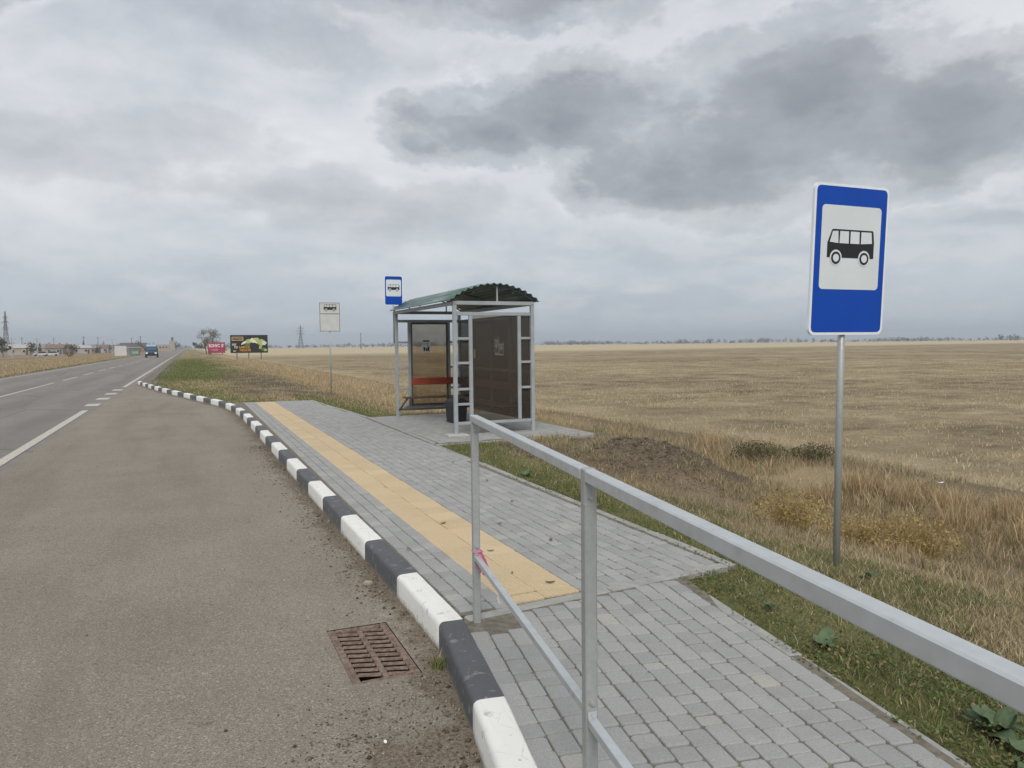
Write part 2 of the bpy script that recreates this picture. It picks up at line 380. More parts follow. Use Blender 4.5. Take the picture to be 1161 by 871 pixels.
def mat_blade(name='grass_blade', trans=0.25):
    m, t, b = newmat(name)
    a = t.n.new('ShaderNodeAttribute'); a.attribute_name = 'Col'
    t.l.new(a.outputs['Color'], b.inputs['Base Color']); b.inputs['Roughness'].default_value = 0.75; b.inputs['Specular IOR Level'].default_value = 0.2
    tr = t.n.new('ShaderNodeBsdfTranslucent'); t.l.new(a.outputs['Color'], tr.inputs[0])
    mx = t.n.new('ShaderNodeMixShader'); mx.inputs[0].default_value = trans
    t.l.new(b.outputs[0], mx.inputs[1]); t.l.new(tr.outputs[0], mx.inputs[2]); t.l.new(mx.outputs[0], t.n['Material Output'].inputs[0]); return m
M['blade'] = mat_blade()
def mat_galv(name, col, rough=0.42, metal=0.75, sc=28):
    m, t, b = newmat(name); p = wpos(t)
    v = t.voro(p, sc); n = t.noise(p, 7, 5, 0.65); st = t.noise(t.mapping(p, (30, 30, 1.5)), 1.0, 4, 0.6)
    k = t.math('ADD', t.math('MULTIPLY', v, 0.35), t.math('ADD', t.math('MULTIPLY', n, 0.6), t.math('MULTIPLY', st, 0.35)))
    c = t.ramp(k, [(0.35, tuple(x*0.86 for x in col)), (0.6, col), (0.9, tuple(min(1, x*1.10) for x in col))])
    t.l.new(c, b.inputs['Base Color']); b.inputs['Metallic'].default_value = metal
    t.l.new(t.ramp(n, [(0.3, rough-0.08), (0.7, rough+0.14)]), b.inputs['Roughness'])
    bump(t, b, n, 0.03, 0.01); return m
M['galv'] = mat_galv('galvanised_steel', (0.48, 0.51, 0.52), 0.44, 0.38)
M['galv_post'] = mat_galv('weathered_galvanised_post', (0.375, 0.39, 0.385), 0.5, 0.40, 55)
M['shelter'] = simple('shelter_grey_paint', (0.30, 0.325, 0.34), 0.5, 0.0, 0.12, 5, 0.4, 0.15, 40)
M['shelter_dark'] = simple('shelter_dark_frame', (0.10, 0.105, 0.105), 0.55, 0.0, 0.2, 5)
def mat_tint(name, col, gl=0.06):
    m, t, b = newmat(name); t.n.remove(b)
    p = wpos(t); n = t.noise(p, 3, 5, 0.6)
    c = t.mix(t.ramp(n, [(0.35, 0.0), (0.75, 0.5)]), col, tuple(x*0.8 for x in col))
    tb = t.n.new('ShaderNodeBsdfTransparent'); t.l.new(c, tb.inputs[0])
    g = t.n.new('ShaderNodeBsdfGlossy'); g.inputs['Roughness'].default_value = 0.12; g.inputs[0].default_value = (0.9, 0.9, 0.9, 1)
    d = t.n.new('ShaderNodeBsdfDiffuse'); d.inputs[0].default_value = (0.20, 0.175, 0.15, 1)
    m1 = t.n.new('ShaderNodeMixShader'); m1.inputs[0].default_value = 0.11; t.l.new(tb.outputs[0], m1.inputs[1]); t.l.new(d.outputs[0], m1.inputs[2])
    fr = t.n.new('ShaderNodeFresnel'); fr.inputs[0].default_value = 1.35
    m2 = t.n.new('ShaderNodeMixShader'); t.l.new(fr.outputs[0], m2.inputs[0]); t.l.new(m1.outputs[0], m2.inputs[1]); t.l.new(g.outputs[0], m2.inputs[2])
    t.l.new(m2.outputs[0], t.n['Material Output'].inputs[0]); return m
M['tint'] = mat_tint('bronze_polycarbonate', (0.75, 0.71, 0.65))
def mat_roof():
    m, t, b = newmat('green_corrugated_plastic'); p = wpos(t)
    n = t.noise(t.mapping(p, (14, 0.7, 14)), 1.0, 4, 0.6)
    c = t.ramp(n, [(0.3, (0.045, 0.078, 0.066)), (0.52, (0.085, 0.15, 0.13)), (0.72, (0.30, 0.38, 0.36))])
    t.l.new(c, b.inputs['Base Color']); b.inputs['Roughness'].default_value = 0.35; return m
M['roof'] = mat_roof()
M['bench_red'] = simple('red_brown_paint', (0.30, 0.058, 0.032), 0.5, 0, 0.2, 8)
M['bench_wood'] = simple('dark_brown_wood', (0.085, 0.052, 0.037), 0.6, 0, 0.25, 10)
M['bin'] = simple('black_bin_plastic', (0.022, 0.023, 0.026), 0.5, 0, 0.2, 8)
M['concrete'] = simple('pale_concrete', (0.42, 0.41, 0.38), 0.9, 0, 0.18, 12, 0.2, 0.4, 90)
M['sign_blue'] = simple('sign_blue_sheet', (0.004, 0.058, 0.37), 0.45, 0, 0.06, 3, 0.22)
M['sign_white'] = simple('sign_white_sheet', (0.61, 0.655, 0.675), 0.4, 0, 0.04, 4, 0.4)
M['sign_border'] = simple('sign_white_border', (0.72, 0.75, 0.78), 0.4, 0, 0.05, 4, 0.4)
M['sign_grey'] = simple('old_sign_white', (0.50, 0.51, 0.50), 0.5, 0, 0.08, 5, 0.3)
M['sign_black'] = simple('sign_black_print', (0.014, 0.015, 0.02), 0.45, 0, 0.1, 8)
M['rust'] = simple('rusty_cast_iron', (0.185, 0.135, 0.106), 0.85, 0.1, 0.5, 38, 0.2, 0.7, 150, 0.003)
M['pit'] = simple('gully_pit_dark', (0.006, 0.0055, 0.005), 0.95, 0, 0.3, 20)
M['stone'] = simple('pebble_grey', (0.27, 0.235, 0.19), 0.9, 0, 0.35, 25, 0.2, 0.4, 120)
M['pink'] = simple('pink_plastic', (0.58, 0.20, 0.32), 0.35, 0, 0.2, 40)
M['litter'] = simple('white_paper', (0.75, 0.74, 0.72), 0.7, 0, 0.1, 30)
M['leaf_dry'] = simple('dry_leaf', (0.14, 0.085, 0.045), 0.85, 0, 0.35, 40)
M['leaf_broad'] = simple('broad_leaf_green', (0.078, 0.115, 0.055), 0.55, 0, 0.3, 25, 0.35)
M['bark'] = simple('tree_bark', (0.10, 0.082, 0.065), 0.9, 0, 0.3, 10)

# ------------------------------------------------------------------ layout curves
KERB = [(0.45, -2.2), (0.78, 0.4), (1.08, 2.2), (1.25, 3.11), (1.39, 4.03), (1.40, 5.02), (1.385, 7), (1.365, 10.8), (1.335, 15.6), (1.29, 19.7), (1.22, 21.2),
        (1.10, 22.6), (0.88, 24), (0.50, 25.9), (0.10, 28.0), (-0.33, 30), (-0.78, 32.3), (-1.22, 34.9), (-1.70, 37.9), (-2.05, 40.2)]
KX = np.array([p[0] for p in KERB]); KY = np.array([p[1] for p in KERB])
def kerb_x(y): return np.interp(y, KY, KX)
def path_right(y):                                        # right edge of the paved area
    return np.interp(y, [-4, 1.85, 4.2, 4.24, 11.45, 11.5, 16.65, 16.7, 23.0], [1.47, 2.60, 3.0, 3.44, 3.52, 6.45, 6.45, 3.58, 3.27])
def heap_q(x, y):
    dx, dy = x-6.05, y-9.75; return ((dx*0.93+dy*-0.36)/1.75)**2+((dx*0.36+dy*0.93)/1.0)**2
def hgt(x, y):
    x = np.asarray(x, float); y = np.asarray(y, float)
    wob = (fbm(x*0.15, y*0.08, 3, 3)-0.5)*0.8
    xs = x+wob*sst(4.5, 6, x)
    base = np.interp(xs, [-10.7, -10.2, -2.45, -2.28, 0.5, 3.2, 4.3, 5.0, 6.2, 7.2, 8.0, 9.0, 9.55, 10.2, 12], [-.2, -.35, -.35, -.155, -.06, -.025, -.09, -.22, -.60, -.84, -.80, -.46, -.36, -.50, -.55])
    far = np.interp(xs, [-10.7, -10.2, -2.45, -2.28, -1.2, 0.5, 3.2, 5.0, 6.5, 7.6, 8.6, 9.2, 10.2, 12], [-.2, -.35, -.35, -.155, -.11, -.05, -.06, -.22, -.45, -.62, -.42, -.36, -.5, -.55])
    z = base+(far-base)*sst(17, 24, y)
    # shelter pad embankment
    d = np.maximum.reduce([3.0-x, x-6.7, 11.2-y, y-16.9]); e = 1-sst(0.0, 1.5, d)
    z = z*(1-e)-0.03*e
    # spoil heap beside the pad
    q = heap_q(x, y)
    top = 0.09+(fbm(x*1.3, y*1.3, 9, 4)-0.5)*0.34+(fbm(x*6, y*6, 19, 3)-0.5)*0.14
    k = np.exp(-q*1.1); z = z+np.maximum(top-z, 0)*k
    z = z+(fbm(x*1.3, y*1.3, 5, 4)-0.5)*0.09*sst(3.6, 5.0, x)*sst(0.05, 0.5, np.maximum(d, 0))+(fbm(x*5, y*5, 6, 3)-0.5)*0.035*sst(3.3, 4.0, x)
    # left of the road
    z = np.where(x < -10.7, np.interp(x, [-16, -12.5, -10.7], [-.62, -.5, -.2]), z)
    # under kerb, bay and paving
    z = np.where((y < 40.2) & (x < kerb_x(y)-0.03), np.where(x > -10.6, -0.75, z), z)
    pv = (x >= kerb_x(y)-0.1) & (x < path_right(y)-0.06) & (y < 22.95)
    z = np.where(pv, -0.22, z)
    return z

def ground_color(x, y):
    n = fbm(x*0.9, y*0.9, 21, 4); n2 = fbm(x*0.22, y*0.22, 31, 4); n3 = fbm(x*3, y*3, 41, 3)
    C = np.zeros((len(x), 3))
    green = np.array([0.145, 0.148, 0.06]); dry = np.array([0.29, 0.232, 0.145]); soil = np.array([0.165, 0.131, 0.092]); straw = np.array([0.34, 0.27, 0.165]); shoulder = np.array([0.19, 0.17, 0.145])
    C[:] = dry
    er = x-path_right(np.clip(y, -4, 22.9))
    g = (1-sst(0.25, 1.5, er+(n-0.5)*1.8))*(y < 24)
    g = np.maximum(g, sst(0.46, 0.62, n+0.25*n3-0.1)*(1-sst(4.6, 6.5, x))*0.8)
    # green verge beyond the platform
    gv = sst(34, 44, y)*(1-sst(90, 170, y))*sst(-2.0, -1.3, x)*(1-sst(1.4, 3.4, x+(n2-0.5)*3)); g = np.maximum(g, gv)
    gk = (1-sst(0.5, 2.2, x-kerb_x(np.clip(y, 23, 40))+(n-0.5)*2))*(y > 23)*(y < 42)*0.6; g = np.maximum(g, gk)
    C = C*(1-g[:, None])+green*g[:, None]
    s = sst(0.50, 0.68, n2)*sst(4.2, 5.2, x)*(1-sst(7.5, 9, x))*0.7
    q = heap_q(x, y)
    s = np.maximum(s, 1-sst(0.55, 1.35, q+(n-0.5)*0.8))
    rg = np.exp(-((x+(n2-0.5)*1.5-9.55)/0.5)**2)*0.85; s = np.maximum(s, rg*sst(2, 9, y+n*6))
    br = sst(24, 28, y)*(1-sst(42, 60, y))*sst(1.2, 2.4, x)*(1-sst(4.0, 5.4, x))*sst(0.35, 0.6, n); s = np.maximum(s, br*0.8)
    C = C*(1-s[:, None])+soil*s[:, None]
    st = sst(5.2, 6.5, x)*(1-sst(8.8, 9.6, x))*(1-s)*0.7
    C = C*(1-st[:, None])+straw*st[:, None]
    sh = (1-sst(-1.5, -1.0, x+(n-0.5)*0.8))*(y > 36); C = C*(1-sh[:, None])+shoulder*sh[:, None]
    # left of the road
    L = x < -10.3
    gl = (1-sst(0.0, 2.2, -10.6-x+(n-0.5)*2.2))*L
    far = sst(60, 130, -x+0*y)
    Lc = np.array([0.25, 0.185, 0.105])*(0.75+0.5*n2)[:, None]
    Lc = Lc*(1-gl[:, None])+np.array([0.085, 0.082, 0.04])*gl[:, None]
    C = np.where(L[:, None], Lc, C)
    fld = sst(9.5, 10.1, x+(n-0.5)*0.7)
    return C*(0.85+0.3*n3)[:, None], fld

def axis(segs):
    out = [segs[0][0]]
    for a, b, n, g in segs:
        t_ = np.linspace(0, 1, n+1)[1:]
        if g: out += list(a+(b-a)*(np.exp(t_*g)-1)/(math.exp(g)-1))
        else: out += list(a+(b-a)*t_)
    return np.array(out)
gx = axis([(-2600, -60, 26, -4.5), (-60, -12, 24, -1.2), (-12, -2.6, 8, 0), (-2.6, 12, 122, 0), (12, 60, 60, 2.0), (60, 3200, 44, 4.5)])
gy = axis([(-120, -3, 14, -2.5), (-3, 26, 230, 0), (26, 100, 110, 1.8), (100, 3600, 60, 4.0)])
GX, GY = np.meshgrid(gx, gy); xx, yy = GX.ravel(), GY.ravel()
zz = hgt(xx, yy)
ids = np.arange(len(xx)).reshape(GX.shape)
F = np.stack([ids[:-1, :-1].ravel(), ids[:-1, 1:].ravel(), ids[1:, 1:].ravel(), ids[1:, :-1].ravel()], 1)
me = np_mesh('ground', np.stack([xx, yy, zz], 1), F, M['ground'], True)
gc, gf = ground_color(xx, yy); point_color(me, gc); point_float(me, 'field', gf)
tag(link('ground', me), 'flat farmland with grassy verge, ditch and harvested stubble field', kind='structure')

# ------------------------------------------------------------------ road and bay
def strip(x0, x1, ys, z, name, mat, parent=None):
    V = []; 
    for y in ys: V += [(x0, y, z), (x1, y, z)]
    Fq = [(2*i, 2*i+1, 2*i+3, 2*i+2) for i in range(len(ys)-1)]
    return link(name, np_mesh(name, V, Fq, mat), parent)
road = strip(-10.55, -2.25, list(np.linspace(-120, 3400, 40)), -0.15, 'road', M['road'])
tag(road, 'straight two lane asphalt country road running to the horizon', kind='structure')
MZ = -0.142
def mark(name, x, wd, y0, y1): return strip(x-wd/2, x+wd/2, [y0, y1], MZ, name, M['marking'], road)
mark('edge_line', -2.64, 0.17, -100, 24.1)
for y in (26.3, 29.4, 32.4, 35.3): mark('edge_dash', -2.68, 0.38, y-0.55, y+0.55)
mark('edge_line', -2.6, 0.16, 37.6, 3000)
mark('centre_line', -6.28, 0.14, -100, 45.0)
for k in range(28): mark('centre_dash', -6.25, 0.14, 47.8+9.0*k, 53.6+9.0*k)
mark('edge_line', -9.95, 0.15, -100, 3000)
# bay sheet with a hole for the gully
GX0, GX1, GY0, GY1 = 0.715, 1.075, 3.78, 4.58
ly = sorted(set(np.round(np.concatenate([np.linspace(-60, -2, 12), np.arange(-1.8, 3.7, 0.11), [GY0, GY1], np.arange(3.95, 4.5, 0.13), np.arange(4.7, 14, 0.13), np.arange(14.2, 40.4, 0.35)]), 4)))
nu = 46
V = []; gut = []
us = np.linspace(0, 1, nu)
for y in ly:
    kx = float(kerb_x(max(y, -2.2)))-0.10
    if y < -2.2: kx = 0.35
    # columns are fixed in x near the gully, so that the hole has straight sides
    xs = np.concatenate([np.linspace(-2.4, GX0, 30), np.linspace(GX0, GX1, 5)[1:], np.linspace(GX1, max(kx, GX1+0.02), 8)[1:]]) if 1.5 < y < 21 else np.linspace(-2.4, max(kx, -2.38), 41)
    for x in xs:
        V.append((x, y, -0.146)); d = kx-x
        gv = 0.82*math.exp(-max(d-0.05, 0)/0.32)
        if 1.0 < y < 4.0: gv = max(gv, 0.80*math.exp(-((x-0.85)/0.42)**2-((y-2.75)/0.75)**2))
        gut.append(gv if y < 40 else 0.2)
nc = 41; Fq = []
for i in range(len(ly)-1):
    for j in range(nc-1):
        cx_ = (V[i*nc+j][0]+V[i*nc+j+1][0])/2; cy_ = (ly[i]+ly[i+1])/2
        if GX0 < cx_ < GX1 and GY0 < cy_ < GY1: continue
        Fq.append((i*nc+j, i*nc+j+1, (i+1)*nc+j+1, (i+1)*nc+j))
me = np_mesh('layby', V, Fq, M['layby']); point_float(me, 'gutter', gut)
tag(link('layby', me), 'worn grey brown asphalt of the bus layby beside the kerb', kind='structure')

# ------------------------------------------------------------------ kerb stones
kerb = empty('kerb'); tag(kerb, 'kerb of alternating black and white painted stones along the layby', kind='structure')
prof = [(-0.150, -0.32), (-0.143, -0.022), (-0.138, -0.006), (-0.127, 0.004), (-0.112, 0.008), (-0.06, 0.010), (-0.006, 0.010), (0.0, 0.004), (0.0, -0.32)]
def kerb_mesh(name, mat, seed):
    rr = random.Random(seed); m = MB(); N = 14; L = 0.992; vs = []; yl = [-L/2, -L/2+0.007]+[-L/2+L*i/12 for i in range(1, 12)]+[L/2-0.007, L/2]
    for i in range(N+1):
        y = yl[i]; e = 0.0
        if i in (0, N): e = 0.007
        for (a, b) in prof:
            j = rr.uniform(-1, 1)*0.0014
            ins = e if b > -0.2 else 0
            vs.append((a+(ins if a < -0.07 else -ins*0.6)+j, y, b-(ins if b > -0.02 else 0)+rr.uniform(-1, 1)*0.0010))
    k = len(prof); fs = []
    for i in range(N):
        for j in range(k): fs.append((i*k+j, i*k+(j+1) % k, (i+1)*k+(j+1) % k, (i+1)*k+j))
    fs += [tuple(range(k)), tuple(range(N*k, N*k+k))]
    m.raw(vs, fs); me_ = m.mesh(name, mat)
    for p in me_.polygons: p.use_smooth = len(p.vertices) == 4
    try: me_.set_sharp_from_angle(angle=R(38))
    except Exception: pass
    return me_
KW = [kerb_mesh('kerb_stone', M['kerb_white'], s) for s in (1, 2, 3)]; KB = [kerb_mesh('kerb_stone', M['kerb_black'], s) for s in (4, 5, 6)]
# walk the curve in 1 m steps, a joint at y = 4.03
dens_ = []; 
for i in range(len(KERB)-1):
    for t_ in np.linspace(0, 1, 40, endpoint=False): dens_.append((KERB[i][0]+(KERB[i+1][0]-KERB[i][0])*t_, KERB[i][1]+(KERB[i+1][1]-KERB[i][1])*t_))
dens_.append(KERB[-1]); dens_ = np.array(dens_)
sl_ = np.concatenate([[0], np.cumsum(np.hypot(*np.diff(dens_, axis=0).T))])
s0 = np.interp(4.03, dens_[:, 1], sl_)
for i in range(-6, 37):
    a, b = s0+i*0.985, s0+(i+1)*0.985
    if a < 0 or b > sl_[-1]: continue
    pa = [np.interp(a, sl_, dens_[:, k]) for k in (0, 1)]; pb = [np.interp(b, sl_, dens_[:, k]) for k in (0, 1)]
    ang = math.atan2(-(pb[0]-pa[0]), pb[1]-pa[1])
    white = i % 2 == 0
    o = link('kerb_stone', random.choice(KW if white else KB), kerb)
    o.location = ((pa[0]+pb[0])/2, (pa[1]+pb[1])/2, random.uniform(-0.003, 0.004)); o.rotation_euler = (random.uniform(-.002, .002), random.uniform(-.012, .012), ang)
    o.scale = (1, 0.985, 1)

# ------------------------------------------------------------------ paving
def paver_mesh(name, w_, l_, mat, h=0.06, ch=0.006, gap=0.006):
    m = MB(); w2, l2 = w_/2-gap/2, l_/2-gap/2; c = min(0.010, w2*0.3)
    def ring(x, y, z): return [(x, y-c, z), (x-c, y, z), (-x+c, y, z), (-x, y-c, z), (-x, -y+c, z), (-x+c, -y, z), (x-c, -y, z), (x, -y+c, z)]
    vs = ring(w2, l2, -h)+ring(w2, l2, -ch)+ring(w2-ch*0.35, l2-ch*0.35, -ch*0.3)+ring(w2-ch, l2-ch, 0); fs = []
    for k in range(3):
        for i in range(8): fs.append((k*8+i, k*8+(i+1) % 8, k*8+8+(i+1) % 8, k*8+8+i))
    fs.append(tuple(range(24, 32)))
    m.raw(vs, fs); return m.mesh(name, mat)
PW = 0.1055; PL = {0.08: None, 0.11: None, 0.125: None, 0.165: None}
for l_ in PL: PL[l_] = paver_mesh('paver', PW, l_, M['paver'])
def pave_spots(cols, x_of, start, stop, seed):
    """cols: list of column offsets; returns (offset, along, length)"""
    rr = random.Random(seed); out = []
    for c in cols:
        y = start(c)-rr.choice([0, 0.03, 0.06, 0.09])
        while y < stop(c):
            l_ = rr.choices([0.08, 0.11, 0.125, 0.165], [1, 3, 2.5, 3])[0]
            out.append((c, y+l_/2, l_)); y += l_
    return out
def place_pavers(parent, spots, limit, seed):
    """spots: (x, y, rz, length) world; the nearest `limit` become objects, the rest one joined mesh"""
    rr = random.Random(seed)
    spots = sorted(spots, key=lambda s_: (s_[1] < 1.35, s_[0]**2+s_[1]**2))
    for (x, y, rz, l_, *sc_) in spots[:limit]:
        o = link('paver', PL[l_], parent); o.scale = (1, sc_[0] if sc_ else 1, 1); o.location = (x, y, rr.gauss(0, 0.0016)); o.location.x += rr.gauss(0, .0012); o.location.y += rr.gauss(0, .002); o.rotation_euler = (rr.gauss(0, .009), rr.gauss(0, .009), rz+rr.gauss(0, .011))
    rest = spots[limit:]
    if rest:
        m = MB()
        for (x, y, rz, l_, *_) in rest:
            me_ = PL[l_]; c, s_ = math.cos(rz), math.sin(rz); dz = rr.gauss(0, 0.0016); tx, ty = rr.gauss(0, .006), rr.gauss(0, .006)
            m.raw([(x+c*v.co.x-s_*v.co.y, y+s_*v.co.x+c*v.co.y, v.co.z+dz+tx*v.co.x+ty*v.co.y) for v in me_.vertices], [tuple(p.vertices) for p in me_.polygons])
        me_ = bpy.data.meshes.new('paver_rows'); me_.from_pydata(m.v, [], m.f); me_.update(); me_.materials.append(M['paver'])
        tag(link('paver_rows', me_, parent), kind='stuff')
def slab(name, poly, z0, z1, mat, parent):
    m = MB(); n = len(poly); m.raw([(x, y, z0) for x, y in poly]+[(x, y, z1) for x, y in poly], [tuple(range(n)), tuple(range(n, 2*n))]+[(i, (i+1) % n, (i+1) % n+n, i+n) for i in range(n)])
    return m.build(name, mat, parent)
def edging_run(parent, a, b, z=-0.008, wd=0.08):
    a, b = Vector((*a, 0)), Vector((*b, 0)); L = (b-a).length; n = max(1, round(L/1.0)); d = (b-a)/n
    m = MB().box((0, 0, -0.1), (wd, d.length-0.008, 0.2), None, 0.006); me_ = m.mesh('edging_stone', M['edging'])
    for i in range(n):
        o = link('edging_stone', me_, parent); p = a+d*(i+0.5); o.location = (p.x, p.y, z+random.uniform(-.004, .004))
        o.rotation_euler = (random.uniform(-.004, .004), random.uniform(-.02, .02), math.atan2(-d.x, d.y)+random.uniform(-.004, .004))
# near footpath, turned 9.5 degrees
A = R(9.5); dvec = Vector((-math.sin(A), -math.cos(A))); nvec = Vector((math.cos(A), -math.sin(A))); O = Vector((1.405, 4.15))
foot = empty('footpath'); tag(foot, 'grey block paved footpath behind the railing in the foreground', kind='structure')
slab('bedding', [(1.39, 4.05), (3.0, 4.21), (1.6, -3.4), (0.25, -2.6)], -0.2, -0.009, M['bedding'], foot)
def y_bound(x): return 4.03+0.112*(x-1.7)
spots = []
for (c, s_, l_) in pave_spots([PW*(k+0.5) for k in range(14)], None, lambda c: -0.6, lambda c: 6.4, 3):
    p = O+nvec*c+dvec*s_
    if abs(p.x-1.50) < 0.15 and abs(p.y-3.93) < 0.13: continue
    over = p.y+l_*0.5+0.012-y_bound(p.x)
    if over > 0:
        if l_-over > 0.02: q_ = p+dvec*(over/2); spots.append((q_.x, q_.y, -A, l_, (l_-over)/l_))
        continue
    spots.append((p.x, p.y, -A, l_))
place_pavers(foot, spots, 300, 5)
e0 = O+nvec*(PW*14+0.045); edging_run(foot, e0-dvec*0.02, e0+dvec*6.2)
edging_run(foot, (1.415, y_bound(1.415)+0.058), (3.40, y_bound(3.40)+0.058), 0.002)
# platform of the bus stop
plat = empty('platform'); tag(plat, 'long grey block paved bus platform with ochre tactile strip', kind='structure')
slab('bedding', [(1.36, 4.12), (3.44, 4.3), (3.50, 11.5), (3.55, 16.6), (3.27, 22.95), (1.12, 22.75), (1.31, 15.6)], -0.2, -0.009, M['bedding'], plat)
spots = []
for (c, s_, l_) in pave_spots([1.418+PW*(k+0.5) for k in range(3)]+[2.232+PW*(k+0.5) for k in range(12)], None, lambda c: 4.2, lambda c: 22.75, 8):
    if s_-l_/2 < y_bound(c)+0.078:
        ov = y_bound(c)+0.10-(s_-l_/2)
        if l_-ov > 0.02: spots.append((c, s_+ov/2, 0, l_, (l_-ov)/l_))
        continue
    if c < kerb_x(s_)+0.045: continue
    if c > np.interp(s_, [4, 11.5, 16.7, 23], [3.46, 3.50, 3.56, 3.26])-0.045: continue
    spots.append((c, s_, 0, l_))
# left infill where the kerb leaves the grid
place_pavers(plat, spots, 300, 6)
TL, TW = 0.3, 0.252
tm = paver_mesh('tactile_tile', TW, TL, M['tactile'], 0.06, 0.003, 0.003); tm2 = paver_mesh('tactile_tile', TW, 0.125, M['tactile'], 0.06, 0.003, 0.003)
for k in range(62):
    for j in range(2):
        x = 1.722+TW*(j+0.5); y = 4.325+TL*(k+0.5)
        if y > 22.75: continue
        o = link('tactile_tile', tm, plat); o.location = (x+random.gauss(0, .0008), y, 0.003+random.gauss(0, .001)); o.rotation_euler = (random.gauss(0, .003), random.gauss(0, .003), random.gauss(0, .003))
for j in range(2):
    x = 1.722+TW*(j+0.5); o = link('tactile_tile', tm2, plat); o.location = (x, 4.262-0.026*(1-j), 0.003); o.rotation_euler = (0, 0, 0.05)
edging_run(plat, (3.47, 4.28), (3.545, 11.45)); edging_run(plat, (3.60, 16.75), (3.29, 22.9)); edging_run(plat, (1.15, 22.86), (3.29, 22.93)); edging_run(plat, (3.55, 11.6), (3.60, 16.6), 0.006)
# shelter pad
pad = empty('shelter_pad'); tag(pad, 'grey block paved pad under the bus shelter', kind='structure')
slab('bedding', [(3.6, 11.6), (6.4, 11.75), (6.4, 16.6), (3.62, 16.6)], -0.2, -0.009, M['bedding'], pad)
spots = [(c, s_, 0, l_) for (c, s_, l_) in pave_spots([3.645+PW*(k+0.5) for k in range(26)], None, lambda c: 11.72, lambda c: 16.5, 12)]
place_pavers(pad, spots, 0, 7)
edging_run(pad, (3.56, 11.54), (6.46, 11.66)); edging_run(pad, (6.44, 11.7), (6.44, 16.62)); edging_run(pad, (3.66, 16.62), (6.44, 16.66))

# ------------------------------------------------------------------ gully grate
gr = empty('drain_grate', (0.895, 4.18, -0.146), 0.0); tag(gr, 'rusty slotted drain grate sunk in the layby asphalt beside the kerb', 'drain grate')
hw, hl = 0.178, 0.398
m = MB()
for sx in (-1, 1): m.box((sx*(hw-0.022), 0, -0.016), (0.044, 2*hl, 0.03), None, 0.004)
for sy in (-1, 1): m.box((0, sy*(hl-0.018), -0.0165), (2*(hw-0.044)-0.001, 0.036, 0.029), None, 0.004)
m.build('frame', M['rust'], gr)
MB().box((0, 0, -0.014), (0.032, 2*(hl-0.037), 0.032), None, 0.004).build('centre_rib', M['rust'], gr)
for sx in (-1, 1):
    for k in range(-2, 13):
        y0_ = -hl+0.075+k*0.0665; xa, xb = (0.0165, hw-0.0445)
        ya, yb = y0_+0.0, y0_-0.036
        if sx < 0: xa, xb, ya, yb = -(hw-0.0445), -0.0165, y0_+0.036+0.008, y0_+0.008
        lim = hl-0.012
        if max(ya, yb) > lim-0.018 or min(ya, yb) < -lim+0.018: continue
        d_ = Vector((xb-xa, yb-ya, 0)).normalized(); q_ = Vector((-d_.y, d_.x, 0)); pa_, pb_ = Vector((xa, ya, 0)), Vector((xb, yb, 0))
        sec = [(-.0165, -.007), (-.0145, -.003), (.0145, -.003), (.0165, -.007), (.0165, -.0095), (.014, -.0115), (-.014, -.0115), (-.0165, -.0095)]
        MB().raw([e_+q_*u_+Vector((0, 0, z_)) for e_ in (pa_, pb_) for u_, z_ in sec], [tuple(range(8)), tuple(range(8, 16))]+[(i_, (i_+1) % 8, (i_+1) % 8+8, i_+8) for i_ in range(8)]).build('bar', M['rust'], gr)
m = MB(); b_ = 0.5
m.raw([(-hw-.01, -hl-.01, -.002), (hw+.01, -hl-.01, -.002), (hw+.01, hl+.01, -.002), (-hw-.01, hl+.01, -.002), (-hw-.01, -hl-.01, -b_), (hw+.01, -hl-.01, -b_), (hw+.01, hl+.01, -b_), (-hw-.01, hl+.01, -b_)],
      [(0, 1, 5, 4), (1, 2, 6, 5), (2, 3, 7, 6), (3, 0, 4, 7), (4, 5, 6, 7)]); m.build('pit_wall', M['pit'], gr)

# ------------------------------------------------------------------ railing
rail = empty('pedestrian_railing', (1.46, 4.0, 0)); tag(rail, 'galvanised steel railing crossing the foreground between kerb and footpath', 'railing')
P0 = Vector((1.46, 4.0, 0)); rd = Vector((-0.165, -0.985, 0)).normalized(); nrm = Vector((rd.y, -rd.x, 0))
def rp(s_, z, off=0): return rd*s_+Vector((0, 0, z))+nrm*off
RS = 1.93; rotz = math.atan2(-rd.x, rd.y)
Mz = Matrix.Rotation(rotz, 3, 'Z')
for k in range(4):
    zt = 1.1205 if k == 0 else 1.1625
    o = MB().box((0, 0, (zt-0.3)/2), (0.040, 0.042, zt+0.3), Mz, 0.0035).build('post', M['galv_post'], rail, rp(RS*k, 0))
    lean = (0, 0, 0)
    for z_ in (1.075, 0.425):
        MB().tube([(0, 0, 0), tuple(rd*0.008)], 0.010, 6).tube([(0, 0, 0), tuple(rd*0.016)], 0.005, 8).build('bolt', M['galv_post'], o, tuple(rd*0.0215+Vector((0, 0, z_))))
    if k > 0:
        for z_ in (1.05,):
            MB().box((0, 0, 0), (0.0425, 0.0445, 0.0022), Mz, 0).build('weld_seam', M['galv_post'], o, (0, 0, z_))
